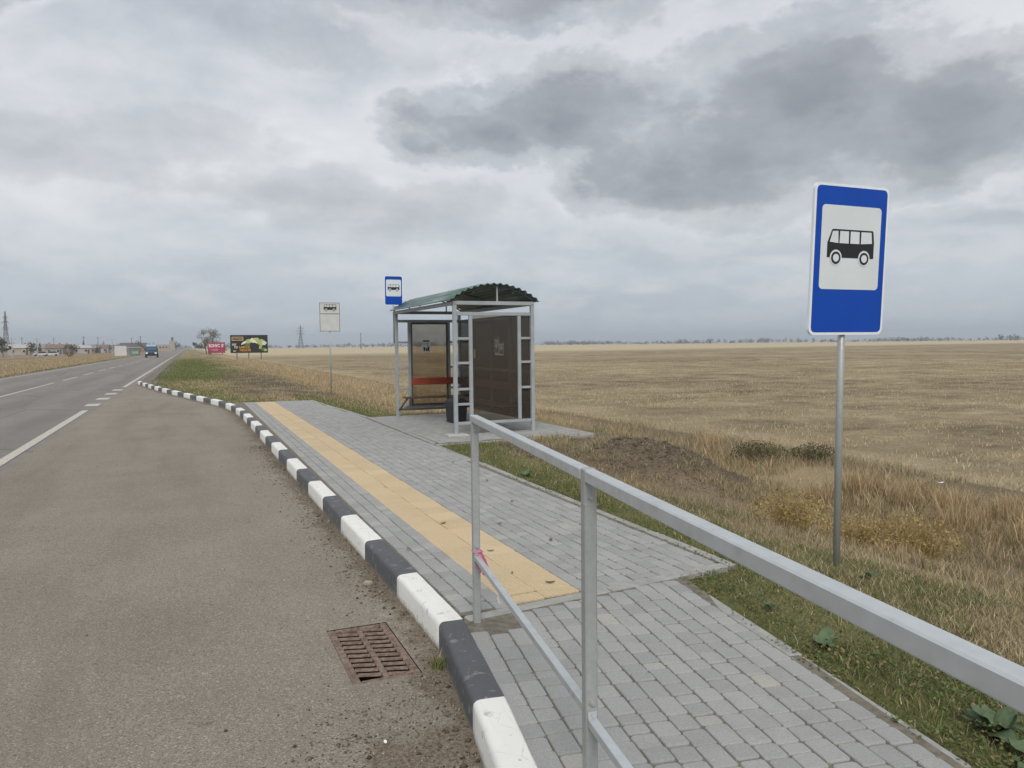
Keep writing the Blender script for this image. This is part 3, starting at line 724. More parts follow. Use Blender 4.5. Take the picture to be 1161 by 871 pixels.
for k in range(3):
    a = 0.0-0.022 if k == 0 else 0.0225
    MB().bar(rp(RS*k+a, 1.141), rp(RS*(k+1)-0.0225, 1.141), 0.042, 0.038, bev=0.004).build('top_rail', M['galv'], rail)
    MB().bar(rp(RS*k+0.0215, 0.362), rp(RS*(k+1)-0.0215, 0.385), 0.030, 0.030, bev=0.003).build('lower_rail', M['galv'], rail)
    for s_, e in ((RS*k+0.0225, 1),):
        MB().bar(rp(s_, 0.387), rp(s_+0.004*e, 0.387), 0.030, 0.02).tube([rp(s_, 0.389), rp(s_+0.012*e, 0.389)], 0.005, 6).build('bracket', M['galv'], rail)
# pink plastic rag knotted on the first post, white tag under the lower rail
m = MB(); rr = random.Random(5)
for k in range(7):
    a = rr.uniform(0, 6.28); px = [Vector((0.028*math.cos(a)*t_+0.018*t_, 0.03*math.sin(a)*t_-0.03*t_, 0.02-0.11*t_*t_-0.01*k*0.3+rr.uniform(-.008, .008))) for t_ in np.linspace(0, 1, 7)]
    wv = Vector((rr.uniform(-1, 1), rr.uniform(-1, 1), 0.2)).normalized()*0.013
    vs = []; 
    for i, p in enumerate(px): vs += [p-wv*(1+0.3*math.sin(i*1.7)), p+wv*(1+0.3*math.cos(i*2.1))]
    m.raw(vs, [(2*i, 2*i+1, 2*i+3, 2*i+2) for i in range(6)])
m.tube([(-0.028, -0.03, 0.012), (0.02, -0.03, 0.013), (0.022, 0.022, 0.011), (-0.03, 0.022, 0.012), (-0.028, -0.03, 0.012)], 0.0035, 6)
tag(m.build('plastic_rag', M['pink'], None, (1.466, 3.99, 0.385), True), 'crumpled pink plastic rag tied to the end post of the railing', 'rag')
m = MB(); m.raw([(-.012, 0, 0), (.012, .002, 0), (.016, .004, -.03), (.006, .008, -.055), (-.010, .0, -.04), (-.015, .002, -.02)], [(0, 1, 2, 3, 4, 5)]); m.tube([(0, 0, 0.012), (0, 0.002, -0.004)], 0.002, 5)
pt = P0+rp(0.62, 0.345)
tag(m.build('paper_tag', M['litter'], None, pt), 'small torn white tag hanging under the lower railing bar', 'tag')

# ------------------------------------------------------------------ bus signs
def rrect(w_, h_, r_, cx_=0, cz_=0, n=5):
    out = []
    for (sx, sz, a0) in ((1, 1, 0), (-1, 1, 90), (-1, -1, 180), (1, -1, 270)):
        for k in range(n+1):
            a = R(a0+90*k/n); out.append((cx_+sx*(w_/2-r_)+r_*math.cos(a), cz_+sz*(h_/2-r_)+r_*math.sin(a)))
    return out
def circ(cx_, cz_, r_, n=20): return [(cx_+r_*math.cos(2*math.pi*k/n), cz_+r_*math.sin(2*math.pi*k/n)) for k in range(n)]
def bus_pictogram(parent, cx_, cz_, s_, y, white, black):
    """side view of a bus, front to the left; s_ is its length"""
    def sc(pts): return [(cx_+x*s_, cz_+z*s_) for x, z in pts]
    body = [(-.5, -.20), (-.5, .035), (-.485, .07), (-.415, .235), (-.39, .25), (.455, .25), (.475, .235), (.5, .06), (.5, -.19), (.485, -.20)]
    o = MB().prism(sc(body), y-0.0015, y).build('bus_pictogram', black, parent)
    for q in ([(-.455, .045), (-.40, .215), (-.285, .222), (-.275, .03)], [(-.25, .03), (-.245, .222), (-.06, .222), (-.055, .03)], [(-.02, .03), (-.02, .222), (.17, .222), (.175, .03)], [(.21, .03), (.21, .222), (.43, .222), (.452, .045)]):
        MB().prism(sc(q), y-0.0026, y-0.0017).build('bus_window', white, o)
    for wx_ in (-.315, .29):
        MB().prism(sc(circ(wx_, -.20, .125)), y-0.0026, y-0.0017).build('wheel_arch', white, o)
        MB().prism(sc(circ(wx_, -.205, .10)), y-0.0037, y-0.0028).build('wheel', black, o)
        MB().prism(sc(circ(wx_, -.205, .062)), y-0.0048, y-0.0039).build('wheel_hub', white, o)
def bus_sign(name, label, loc, rz, zc, w_, h_, pole_top, pole_bot, tilt, prad=0.03, back=0.055, style='blue'):
    t_ = empty(name, loc, rz); tag(t_, label, 'road sign')
    MB().tube([(0, 0, pole_bot), (0, 0, pole_top)], prad, 16).build('pole', M['galv_post'], t_, None, True)
    pl = MB().prism(rrect(w_, h_, 0.045), -back, -back+0.022).build('plate', M['sign_border'], t_, (0, 0, zc)); pl.rotation_euler = (tilt, 0, 0)
    y = -back
    for s_ in (-1, 1): MB().bar((-w_*0.36, -back+0.0285, s_*h_*0.3), (w_*0.36, -back+0.0285, s_*h_*0.3), 0.012, 0.03).build('stiffener', M['galv'], pl)
    if style == 'blue':
        MB().prism(rrect(w_-0.036, h_-0.036, 0.035), y-0.0015, y).build('blue_field', M['sign_blue'], pl)
        pw, ph = w_*0.80, h_*0.555; pc = h_*0.083
        MB().prism(rrect(pw, ph, 0.03, 0, pc), y-0.003, y-0.0017).build('white_panel', M['sign_white'], pl)
        bus_pictogram(pl, 0.0, pc+ph*0.03, w_*0.63, y-0.0032, M['sign_white'], M['sign_black'])
    else:
        MB().prism(rrect(w_-0.012, h_-0.012, 0.01), y-0.0012, y).build('border_line', M['shelter_dark'], pl)
        MB().prism(rrect(w_-0.05, h_-0.05, 0.008), y-0.0028, y-0.0014).build('white_panel', M['sign_grey'], pl)
        MB().box((0, y-0.0034, h_*0.11), (w_-0.05, 0.0008, 0.025)).build('divider_line', M['shelter_dark'], pl)
        bus_pictogram(pl, 0.015, h_*0.33, w_*0.62, y-0.003, M['sign_grey'], M['sign_black'])
    for s_ in (-1, 1): MB().box((0, 0.002, zc+s_*h_*0.3), (prad*2+0.012, prad*2+0.014, 0.03), None, 0.002).build('clamp', M['galv'], t_)
    return t_
s1_ = bus_sign('bus_stop_sign', 'large tilted blue bus stop sign on a steel pole in the grass, right foreground', (4.41, 4.265, -0.1), 0, 2.23, 0.705, 1.065, 2.70, -0.35, R(2.2), 0.025, 0.063)
s1_.rotation_euler = (R(0.8), 0, 0)
bus_sign('bus_stop_sign', 'small blue bus stop sign above the far corner of the shelter roof', (4.21, 16.62, 0), 0, 2.76, 0.42, 0.655, 3.02, 1.6, R(1.2), 0.016, 0.035)
bus_sign('bus_stop_sign', 'white timetable board with black bus symbol on a thin pole past the platform', (4.56, 26.9, -0.1), R(-2), 2.66, 0.70, 1.0, 3.1, -0.4, 0, 0.026, 0.05, 'white')

# ------------------------------------------------------------------ bus shelter
SX0, SX1, SY0, SY1 = 4.22, 5.67, 12.48, 16.45
sh = empty('bus_shelter', (SX0, SY0, 0)); tag(sh, 'grey framed bus shelter with arched green roof and tinted side panels', 'bus shelter')
W_, D_ = SX1-SX0, SY1-SY0; HB = 2.27
ps = 0.065
for (x, y) in ((0, 0), (W_, 0), (0, D_), (W_, D_)):
    MB().box((x, y, HB/2-0.05), (ps, ps, HB+0.1-0.03), None, 0.005).build('corner_post', M['shelter'], sh)
for y in (0, D_): MB().bar((ps/2-0.065, y, HB), (W_+ps/2, y, HB), ps, ps, bev=0.004).build('roof_beam', M['shelter'], sh)
for x in (0, W_): MB().bar((x, ps/2+0.001, HB-0.002), (x, D_-ps/2-0.001, HB-0.002), ps, ps*0.95, bev=0.004).build('roof_beam', M['shelter'], sh)
IX = (0.285, W_-0.255)
for y, mt in ((0, M['shelter']), (D_, M['shelter'])):
    MB().bar((ps/2+.001, y, 2.085), (W_-ps/2-.001, y, 2.085), 0.05, 0.06, bev=0.004).build('side_rail', mt, sh)
    MB().bar((ps/2+.001, y, 0.20), (W_-ps/2-.001, y, 0.20), 0.05, 0.05, bev=0.004).build('side_rail', mt, sh)
    for x in IX: MB().box((x, y, 1.14), (0.06, 0.052, 1.825), None, 0.004).build('inner_post', mt, sh)
    for z in (0.60, 1.06, 1.62) if y else (0.53, 0.79, 1.24, 1.66):
        for (xa, xb) in ((ps/2+.001, IX[0]-.031), (IX[1]+.031, W_-ps/2-.001)):
            if not (z == 0.53 and xa > 0.5): MB().bar((xa, y, z), (xb, y, z), 0.042, 0.042, bev=0.003).build('rung', mt, sh)
    pn = MB().box(((IX[0]+IX[1])/2, y+0.004, 1.14), (IX[1]-IX[0]-0.062, 0.006, 1.825)).build('side_panel', M['tint'], sh)
    if y == 0:
        MB().box(((IX[1]+W_)/2-0.001, y+0.03, 1.14), (W_-IX[1]-0.066, 0.006, 1.82)).build('side_panel', M['tint'], sh)
    else:
        m = MB(); x0_, x1_, z0_, z1_ = IX[0]+0.031, IX[1]-0.031, 0.226, 2.054
        for (a, b) in (((x0_+.02, z0_), (x0_+.02, z1_)), ((x1_-.02, z0_), (x1_-.02, z1_))): m.bar((a[0], y-0.018, a[1]), (b[0], y-0.018, b[1]), 0.04, 0.026)
        for z in (z0_+.02, z1_-.02): m.bar((x0_+.041, y-0.018, z), (x1_-.041, y-0.018, z), 0.026, 0.04)
        m.build('panel_frame', M['shelter_dark'], pn)
# back wall
for z in (0.20, 2.085, 1.05): MB().bar((W_, ps/2+.001, z), (W_, D_-ps/2-.001, z), 0.045, 0.045, bev=0.003).build('back_rail', M['shelter_dark'], sh)
for k in range(1, 4): MB().box((W_, D_*k/4, 1.14), (0.05, 0.05, 1.84), None, 0.003).build('back_post', M['shelter_dark'], sh)
for k in range(4):
    for (za, zb) in ((0.225, 1.025), (1.075, 2.06)):
        MB().box((W_+0.004, D_*(k+0.5)/4, (za+zb)/2), (0.006, D_/4-0.07, zb-za)).build('back_panel', M['tint'], sh)
# roof: corrugated barrel
half, rise = W_/2+0.115, 0.30; rad = (half*half+rise*rise)/(2*rise); th = math.asin(half/rad); NA = 132; vs = []
ys = (-0.10, 0.9, 1.9, 2.9, D_+0.10)
for j, y in enumerate(ys):
    for i in range(NA+1):
        a = -th+2*th*i/NA; rr_ = rad+0.014*math.sin(i/NA*2*math.pi*15)
        vs.append((W_/2+rr_*math.sin(a), y, HB+0.035+rise-rad+rr_*math.cos(a)))
k = NA+1; m = MB(); m.raw(vs, [(j*k+i, j*k+k+i, j*k+k+i+1, j*k+i+1) for j in range(len(ys)-1) for i in range(NA)])
me = bpy.data.meshes.new('roof_sheet'); me.from_pydata(m.v, [], m.f); me.update(); me.materials.append(M['roof'])
for p in me.polygons: p.use_smooth = True
if me.polygons[NA//2].normal.z < 0: me.flip_normals()
o = link('roof_sheet', me, sh); sm = o.modifiers.new('thick', 'SOLIDIFY'); sm.thickness = 0.003; sm.offset = -1
for y in (0.0, D_/2, D_):
    pts = [(W_/2+(rad-0.035)*math.sin(a), y, HB+0.03+rise-rad+(rad-0.035)*math.cos(a)) for a in np.linspace(-th*0.93, th*0.93, 17)]
    MB().tube(pts, 0.014, 6).build('roof_arch', M['shelter_dark'], sh)
MB().box((W_/2+0.06, 0.0, HB+0.165), (0.026, 0.026, 0.265)).build('king_post', M['shelter'], sh)
for x in (0.3, W_-0.3): MB().box((x, D_, HB+0.10), (0.022, 0.022, 0.14)).build('king_post', M['shelter_dark'], sh)
for x in (0.35, W_-0.35): MB().bar((x, 0.02, HB+0.19), (x, D_-0.02, HB+0.19), 0.025, 0.025).build('purlin', M['shelter_dark'], sh)
# benches: one against the far end, one along the back wall
MB().bar((0.10, D_-0.24, 0.42), (W_-0.06, D_-0.24, 0.42), 0.30, 0.035, bev=0.004).build('bench_seat', M['bench_wood'], sh)
MB().bar((0.04, D_-0.06, 0.15), (W_-0.04, D_-0.06, 0.15), 0.05, 0.045).build('bench_rail', M['shelter_dark'], sh)
MB().bar((0.02, D_-0.05, 0.14), (0.13, D_-0.32, 0.40), 0.035, 0.03).build('bench_bracket', M['shelter_dark'], sh)
MB().bar((0.31, D_-0.075, 0.76), (W_-0.05, D_-0.075, 0.76), 0.03, 0.15, bev=0.004).build('bench_backrest', M['bench_red'], sh)
MB().bar((W_-0.26, 0.35, 0.42), (W_-0.26, D_-0.42, 0.42), 0.30, 0.035, bev=0.004).build('bench_seat', M['bench_wood'], sh)
MB().bar((W_-0.07, 0.35, 0.76), (W_-0.07, D_-0.12, 0.76), 0.03, 0.15, bev=0.004).build('bench_backrest', M['bench_wood'], sh)
for y in (0.5, D_/2, D_-0.7): MB().bar((W_-0.03, y, 0.25), (W_-0.38, y, 0.39), 0.035, 0.03).build('bench_bracket', M['shelter_dark'], sh)
# notices pasted on the panels
def poster(x, y, z, w_, h_, rz, rows, head=True):
    po = MB().prism(rrect(w_, h_, 0.004), -0.002, 0).build('notice', M['sign_white'], sh, (x, y, z)); po.rotation_euler = (0, 0, rz)
    for (a, b, c, d) in rows: MB().box((a*w_, -0.003, b*h_), (c*w_, 0.0012, d*h_)).build('printed_block', M['sign_black'], po)
rows1 = [(0, .43, .86, .11), (.18, .2, .10, .16), (.18, .05, .06, .12), (-.25, .2, .3, .03), (-.25, .12, .3, .02), (-.25, -.22, .22, .3), (.05, -.26, .2, .22), (.3, -.2, .22, .34)]
poster(0.66, D_-0.034, 1.53, 0.17, 0.27, 0, rows1)
for (y, z, h_) in ((D_*0.42, 1.52, 0.36), (D_*0.36, 1.47, 0.27)): poster(W_-0.012, y, z, 0.22, h_, R(-90), rows1)
MB().box((0.36, 0.008+0.004, 1.40), (0.03, 0.003, 0.16)).build('notice', M['sign_white'], sh)
# footing under the front post
slabf = MB().box((0, 0, 0.006), (0.36, 0.30, 0.03), None, 0.006).build('footing', M['concrete'], sh)

# ------------------------------------------------------------------ litter bin
bn = empty('litter_bin', (4.93, 14.55, 0.0), R(12)); bn.scale = (0.95, 0.95, 0.85); tag(bn, 'square black litter bin standing inside the bus shelter', 'litter bin')
m = MB(); m.raw([(sx*a, sy*a, z) for (a, z) in ((0.15, 0.02), (0.165, 0.36)) for sx, sy in ((1, 1), (-1, 1), (-1, -1), (1, -1))], [(3, 2, 1, 0), (0, 1, 5, 4), (1, 2, 6, 5), (2, 3, 7, 6), (3, 0, 4, 7), (4, 5, 6, 7)])
m.build('body', M['bin'], bn)
m = MB(); m.raw([(sx*a, sy*a, z) for (a, z) in ((0.175, 0.361), (0.175, 0.50), (0.11, 0.575)) for sx, sy in ((1, 1), (-1, 1), (-1, -1), (1, -1))],
                [(3, 2, 1, 0), (0, 1, 5, 4), (1, 2, 6, 5), (2, 3, 7, 6), (3, 0, 4, 7), (4, 5, 9, 8), (5, 6, 10, 9), (6, 7, 11, 10), (7, 4, 8, 11), (8, 9, 10, 11)])
hd = m.build('lid', M['bin'], bn); MB().box((0, -0.176, 0.43), (0.22, 0.004, 0.07)).build('slot', M['pit'], hd)
MB().box((0, 0, 0.01), (0.2, 0.2, 0.02)).build('foot', M['bin'], bn)
#@@VEG
# ------------------------------------------------------------------ grass, weeds and stubble (uncountable: one object per kind)
def in_view(x, y, a0=-20, a1=68):
    a = np.degrees(np.arctan2(x, y)); return (a > a0) & (a < a1) & (y > 0.1)
def blades(name, x, y, h, wd, colr, lean, label, seg2=True, z=None, parent=None):
    n = len(x); rg = np.random.default_rng(len(name)*131+n)
    if z is None: z = hgt(x, y)
    a = rg.uniform(0, 2*np.pi, n); b = rg.uniform(0, 2*np.pi, n)
    px, py = np.cos(a)*wd/2, np.sin(a)*wd/2
    ln = lean*rg.uniform(0.3, 1.3, n)*h; lx, ly = np.cos(b)*ln, np.sin(b)*ln
    hh = h*np.sqrt(np.clip(1-(lean*0.6)**2, 0.15, 1))
    z = z-0.01
    P0 = np.stack([x-px, y-py, z], 1); P1 = np.stack([x+px, y+py, z], 1)
    mx, my = x+lx*0.35, y+ly*0.35
    P2 = np.stack([mx-px*0.75, my-py*0.75, z+hh*0.58], 1); P3 = np.stack([mx+px*0.75, my+py*0.75, z+hh*0.58], 1)
    P4 = np.stack([x+lx, y+ly, z+hh], 1)
    i = np.arange(n)*5
    V_ = np.stack([P0, P1, P2, P3, P4], 1).reshape(-1, 3)
    F_ = np.stack([np.stack([i, i+1, i+3], 1), np.stack([i, i+3, i+2], 1), np.stack([i+2, i+3, i+4], 1)], 1).reshape(-1, 3)
    me_ = np_mesh(name, V_, F_, M['blade']); point_color(me_, np.repeat(colr, 5, 0))
    o_ = link(name, me_, parent)
    if label: tag(o_, label, kind='stuff')
    return o_
def pick(n, cols, wts, rg, var=0.25):
    cols = np.array(cols); k = rg.choice(len(cols), n, p=np.array(wts)/sum(wts)); return cols[k]*(1+rg.uniform(-var, var, (n, 1)))
GREEN = [(0.115, 0.152, 0.045), (0.15, 0.178, 0.056), (0.20, 0.20, 0.082), (0.085, 0.115, 0.038)]
DRY = [(0.44, 0.355, 0.22), (0.37, 0.285, 0.175), (0.50, 0.42, 0.275), (0.30, 0.232, 0.15)]
RUST = [(0.48, 0.37, 0.22), (0.43, 0.305, 0.165), (0.54, 0.435, 0.275), (0.38, 0.28, 0.165)]
DEAD = [(0.19, 0.155, 0.118), (0.255, 0.21, 0.16), (0.14, 0.115, 0.09)]
STRAW = [(0.50, 0.41, 0.27), (0.43, 0.345, 0.22), (0.57, 0.48, 0.33), (0.34, 0.27, 0.175)]
def scatter(n, x0, x1, y0, y1, dfun, rg):
    x = rg.uniform(x0, x1, n); y = rg.uniform(y0, y1, n); k = rg.uniform(0, 1, n) < dfun(x, y); return x[k], y[k]
def mixcol(g, x, y, rg, dry=DRY):
    n = len(x); a = pick(n, GREEN, [1]*len(GREEN), rg); b = pick(n, dry, [1]*len(dry), rg); k = (rg.uniform(0, 1, n) < g)[:, None]; return np.where(k, a, b)
rg = np.random.default_rng(77)
# 1 verge beside the paving
def d1(x, y):
    er = x-path_right(y); d = np.hypot(x, y)
    pad_ = (x < 6.5) & (y > 11.45) & (y < 16.75)
    n = fbm(x*1.6, y*1.6, 51, 3)
    return np.where((er > -0.085+0.06*n) & ~pad_ & in_view(x, y), np.clip((4.0/d)**1.1, 0, 1)*(0.45+0.9*sst(0.3, 0.6, n)), 0)
x, y = scatter(420000, 2.0, 5.6, 0.6, 24, d1, rg)
er = x-path_right(y); n = fbm(x*0.9, y*0.9, 21, 4); n3 = fbm(x*2.2, y*2.2, 61, 3)
g = np.clip((1-sst(0.2, 1.3, er+(n-0.5)*1.8))*0.80+0.5*sst(0.45, 0.62, n)*(1-sst(4.6, 6, x)), 0.06, 0.84)
h = rg.uniform(0.025, 0.075, len(x))*(0.6+0.8*n3)*np.where(er < 0.1, 0.6, 1)
blades('verge_grass', x, y, h, rg.uniform(0.003, 0.007, len(x)), mixcol(g, x, y, rg), 0.75, 'short mixed green and dry grass on the verge beside the paving')
# small round leaves of creeping weeds
x, y = scatter(150000, 2.2, 4.8, 0.8, 13, lambda x, y: np.where((x-path_right(y) > -0.06) & ~((x < 6.5) & (y > 11.45)) & in_view(x, y), np.clip((4/np.hypot(x, y))**1.0, 0, 1)*(1-sst(0.1, 1.1, x-path_right(y)+(fbm(x*0.9, y*0.9, 21, 4)-0.5)*1.6))*sst(0.35, 0.55, fbm(x*2.5, y*2.5, 71, 3)), 0), rg)
n_ = len(x); z = np.maximum(hgt(x, y), -0.06)+rg.uniform(0.005, 0.045, n_); s_ = rg.uniform(0.0035, 0.009, n_); a = rg.uniform(0, 6.283, n_); tl = rg.normal(0, 0.45, (n_, 2))
ux, uy = np.cos(a), np.sin(a)
def leafv(p, q):
    dx, dy = (ux*p-uy*q)*s_, (uy*p+ux*q)*s_; return np.stack([x+dx, y+dy, z+dx*tl[:, 0]+dy*tl[:, 1]], 1)
V_ = np.stack([leafv(*p) for p in ((-1, 0), (-.35, .75), (.6, .6), (1.1, 0), (.6, -.6), (-.35, -.75))], 1).reshape(-1, 3)
i = np.arange(n_)[:, None]*6; F_ = np.concatenate([i+np.array([[0, 1, 2]]), i+np.array([[0, 2, 3]]), i+np.array([[0, 3, 4]]), i+np.array([[0, 4, 5]])], 0)
me = np_mesh('ground_cover', V_, F_, M['blade']); point_color(me, np.repeat(pick(n_, [(0.115, 0.15, 0.055), (0.09, 0.125, 0.045), (0.16, 0.17, 0.07), (0.24, 0.17, 0.08)], [4, 3, 3, 2], rg), 6, 0))
tag(link('ground_cover', me), 'creeping green weeds with small leaves along the footpath edge', kind='stuff')
# 2 slope and ditch
def d2(x, y):
    d = np.hypot(x, y); n = fbm(x*0.8, y*0.8, 81, 4)
    q = heap_q(x, y)
    return np.where(in_view(x, y) & ~((x < 6.6) & (y > 11.3) & (y < 16.9)), np.clip((6/d)**1.1, 0, 1)*(0.12+0.95*sst(0.42, 0.62, n))*np.where(q < 1.0, 0.12, 1), 0)
x, y = scatter(260000, 4.9, 9.9, 1.0, 26, d2, rg)
n = fbm(x*0.8, y*0.8, 81, 4); n2 = fbm(x*0.45, y*0.45, 91, 3)
tall = sst(7.2, 8.2, x+(n2-0.5)*1.6)*(1-sst(8.9, 9.5, x+(n2-0.5)*0.8))
h = rg.uniform(0.05, 0.13, len(x))+tall*rg.uniform(0.03, 0.22, len(x))*sst(0.42, 0.68, n)+0.10*sst(0.5, 0.7, n2)*(1-tall)*rg.uniform(0.2, 1, len(x))
colr = np.where((rg.uniform(0, 1, len(x)) < tall*0.4)[:, None], pick(len(x), RUST, [2, 1, 2, 1], rg), pick(len(x), DRY+GREEN[:2]+DEAD[:2], [3, 3, 3, 2, 1.3, 1.0, 1, 1], rg))
blades('dry_grass', x, y, h, rg.uniform(0.004, 0.009, len(x))*(1+tall*0.3), colr, 0.62, 'dry yellow and rust brown grass on the ditch slope')
# thatch on the spoil heap
x, y = scatter(30000, 4.4, 8.4, 7.4, 11.6, lambda x, y: np.where(heap_q(x, y) < 1.7, 0.8, 0), rg)
blades('heap_thatch', x, y, rg.uniform(0.03, 0.11, len(x)), rg.uniform(0.004, 0.008, len(x)), pick(len(x), DEAD+[DRY[1]], [3, 3, 3, 1], rg), 1.25, 'dead stalks lying on the dark spoil heap')
# clods on the spoil heap
n_ = 3600; x = rg.normal(6.05, 0.85, n_); y = rg.normal(9.75, 0.62, n_); k = heap_q(x, y) < 1.25; x, y = x[k], y[k]; n_ = len(x); z = hgt(x, y)
s_ = rg.gamma(2.0, 0.006, n_)+0.005
octv0 = np.array([(1, 0, 0), (-1, 0, 0), (0, 1, 0), (0, -1, 0), (0, 0, .8), (0, 0, -.6)]); octf0 = np.array([(0, 2, 4), (2, 1, 4), (1, 3, 4), (3, 0, 4), (2, 0, 5), (1, 2, 5), (3, 1, 5), (0, 3, 5)])
V_ = (octv0[None]*s_[:, None, None]*rg.uniform(0.6, 1.4, (n_, 6, 1)))+np.stack([x, y, z], 1)[:, None]
me = np_mesh('soil_clods', V_.reshape(-1, 3), (octf0[None]+np.arange(n_)[:, None, None]*6).reshape(-1, 3), M['blade']); point_color(me, np.repeat(pick(n_, [(0.17, 0.137, 0.098), (0.21, 0.172, 0.124), (0.13, 0.105, 0.077), (0.26, 0.215, 0.158)], [3, 3, 2, 1], rg), 6, 0))
tag(link('soil_clods', me), 'crumbly earth clods covering the spoil heap', kind='stuff')
x, y = scatter(30000, 4.4, 8.2, 7.8, 11.6, lambda x, y: np.where((heap_q(x, y) < 1.9) & (fbm(x*1.8, y*1.8, 151, 3) > 0.44), 0.9, 0), rg)
blades('heap_grass', x, y, rg.uniform(0.05, 0.14, len(x)), rg.uniform(0.004, 0.008, len(x)), pick(len(x), DRY+GREEN[:2], [3, 3, 2, 2, 1.5, 1], rg), 0.7, 'sparse dry grass growing over the spoil heap')
# 3 stubble field, thinning with distance
n_ = 150000; d = np.exp(rg.uniform(np.log(9.0), np.log(95), n_)); a = np.radians(rg.uniform(1, 68, n_)); x, y = d*np.sin(a), d*np.cos(a)
ca, sa = math.cos(R(12)), math.sin(R(12)); rx, ry = x*ca+y*sa, -x*sa+y*ca; ry = np.round(ry/0.30)*0.30+rg.normal(0, 0.075, n_); x, y = rx*ca-ry*sa, rx*sa+ry*ca
hub_ = sst(0.35, 0.62, fbm(x*0.12, y*0.3, 131, 4)); k = (x+(fbm(x*0.9, y*0.9, 21, 4)-0.5)*0.7 > 9.85) & (rg.uniform(0, 1, n_) < (0.15+1.2*sst(0.38, 0.6, fbm(x*0.35, y*1.0, 101, 3)))*(0.3+hub_)); x, y = x[k], y[k]; d = np.hypot(x, y)
blades('field_stubble', x, y, rg.uniform(0.04, 0.12, len(x)), rg.uniform(0.006, 0.010, len(x))*(1+d/28), pick(len(x), STRAW, [3, 3, 2, 2], rg), 0.7, 'cut straw stubble covering the harvested field')
# 4 verge beyond the platform
def d4(x, y):
    d = np.hypot(x, y); ok = (x > np.where(y < 40, kerb_x(y)+0.02, -1.7)) & ~((x < path_right(y)+0.03) & (y < 23)) & in_view(x, y) & (y > 17)
    return np.where(ok, np.clip((22/d)**1.4, 0, 1)*(0.35+0.8*sst(0.35, 0.6, fbm(x*0.7, y*0.7, 111, 3))), 0)
x, y = scatter(420000, -2, 10, 17, 130, d4, rg)
n = fbm(x*0.9, y*0.9, 21, 4); n2 = fbm(x*0.22, y*0.22, 31, 4)
g = np.maximum(sst(34, 44, y)*(1-sst(90, 160, y))*(1-sst(2.0, 4.0, x+(n2-0.5)*3))*0.95, 0.75*(1-sst(0.5, 2.2, x-kerb_x(np.clip(y, 23, 40))+(n-0.5)*2))*(y < 42))
g = np.maximum(g, 0.8*(1-sst(0.1, 1.4, x-3.6+(n-0.5)))*(y < 26)*(x > 3)); g = np.clip(np.maximum(g, 0.42*sst(0.42, 0.6, n)*(1-sst(4.5, 6.0, x))), 0.06, 1)
tall = sst(5.2, 6.6, x+(n-0.5)*1.8)*(1-sst(8.4, 9.0, x))
h = rg.uniform(0.03, 0.09, len(x))*(1+0.4*n)+tall*rg.uniform(0.03, 0.20, len(x))
colr = mixcol(g, x, y, rg, DRY+RUST); dk = (sst(24, 28, y)*(1-sst(42, 60, y))*sst(1.0, 2.2, x)*(1-sst(4.0, 5.4, x)) > rg.uniform(0, 1.2, len(x)))[:, None]; colr = np.where(dk, pick(len(x), DEAD, [1, 1, 1], rg), colr)
blades('roadside_grass', x, y, h, rg.uniform(0.006, 0.012, len(x))*(1+np.hypot(x, y)/40), colr, 0.6, 'green and tan grass on the verge between road and field')
# 5 left side of the road
x, y = scatter(120000, -30, -10.75, 40, 240, lambda x, y: np.where(in_view(x, y, -16), np.clip((60/np.hypot(x, y))**1.3, 0, 1)*0.7, 0), rg)
g = 0.75*(1-sst(0.0, 2.0, -10.7-x)); h = rg.uniform(0.08, 0.28, len(x))
blades('meadow_grass', x, y, h, rg.uniform(0.02, 0.035, len(x))*(1+np.hypot(x, y)/140), mixcol(g, x, y, rg), 0.5, 'dry tan meadow grass on the far side of the road')
# 6 grit in the gutter
n_ = 5200; y = rg.uniform(0.8, 14, n_); x = kerb_x(y)-0.15-np.abs(rg.normal(0, 0.16, n_))-0.005
k = rg.uniform(0, 1, n_) < 0.3; x[k] = rg.normal(0.75, 0.28, k.sum()); y[k] = rg.normal(2.75, 0.45, k.sum())
k = ~((x > 0.70) & (x < 1.09) & (y > 3.76) & (y < 4.6)) & (x < kerb_x(y)-0.155); x, y = x[k], y[k]; n_ = len(x)
s_ = rg.gamma(2.2, 0.0017, n_)+0.0012; octv = np.array([(1, 0, 0), (-1, 0, 0), (0, 1, 0), (0, -1, 0), (0, 0, 1), (0, 0, -.3)]); octf = np.array([(0, 2, 4), (2, 1, 4), (1, 3, 4), (3, 0, 4), (2, 0, 5), (1, 2, 5), (3, 1, 5), (0, 3, 5)])
V_ = (octv[None]*s_[:, None, None]*rg.uniform(0.6, 1.4, (n_, 6, 1)))+np.stack([x, y, np.full(n_, -0.145)], 1)[:, None]
F_ = (octf[None]+np.arange(n_)[:, None, None]*6).reshape(-1, 3)
me = np_mesh('gutter_grit', V_.reshape(-1, 3), F_, M['blade']); point_color(me, np.repeat(pick(n_, [(0.16, 0.13, 0.10), (0.27, 0.235, 0.19), (0.10, 0.08, 0.06), (0.35, 0.31, 0.26)], [3, 3, 2, 1], rg), 6, 0))
tag(link('gutter_grit', me), 'loose grit and small stones gathered in the gutter', kind='stuff')

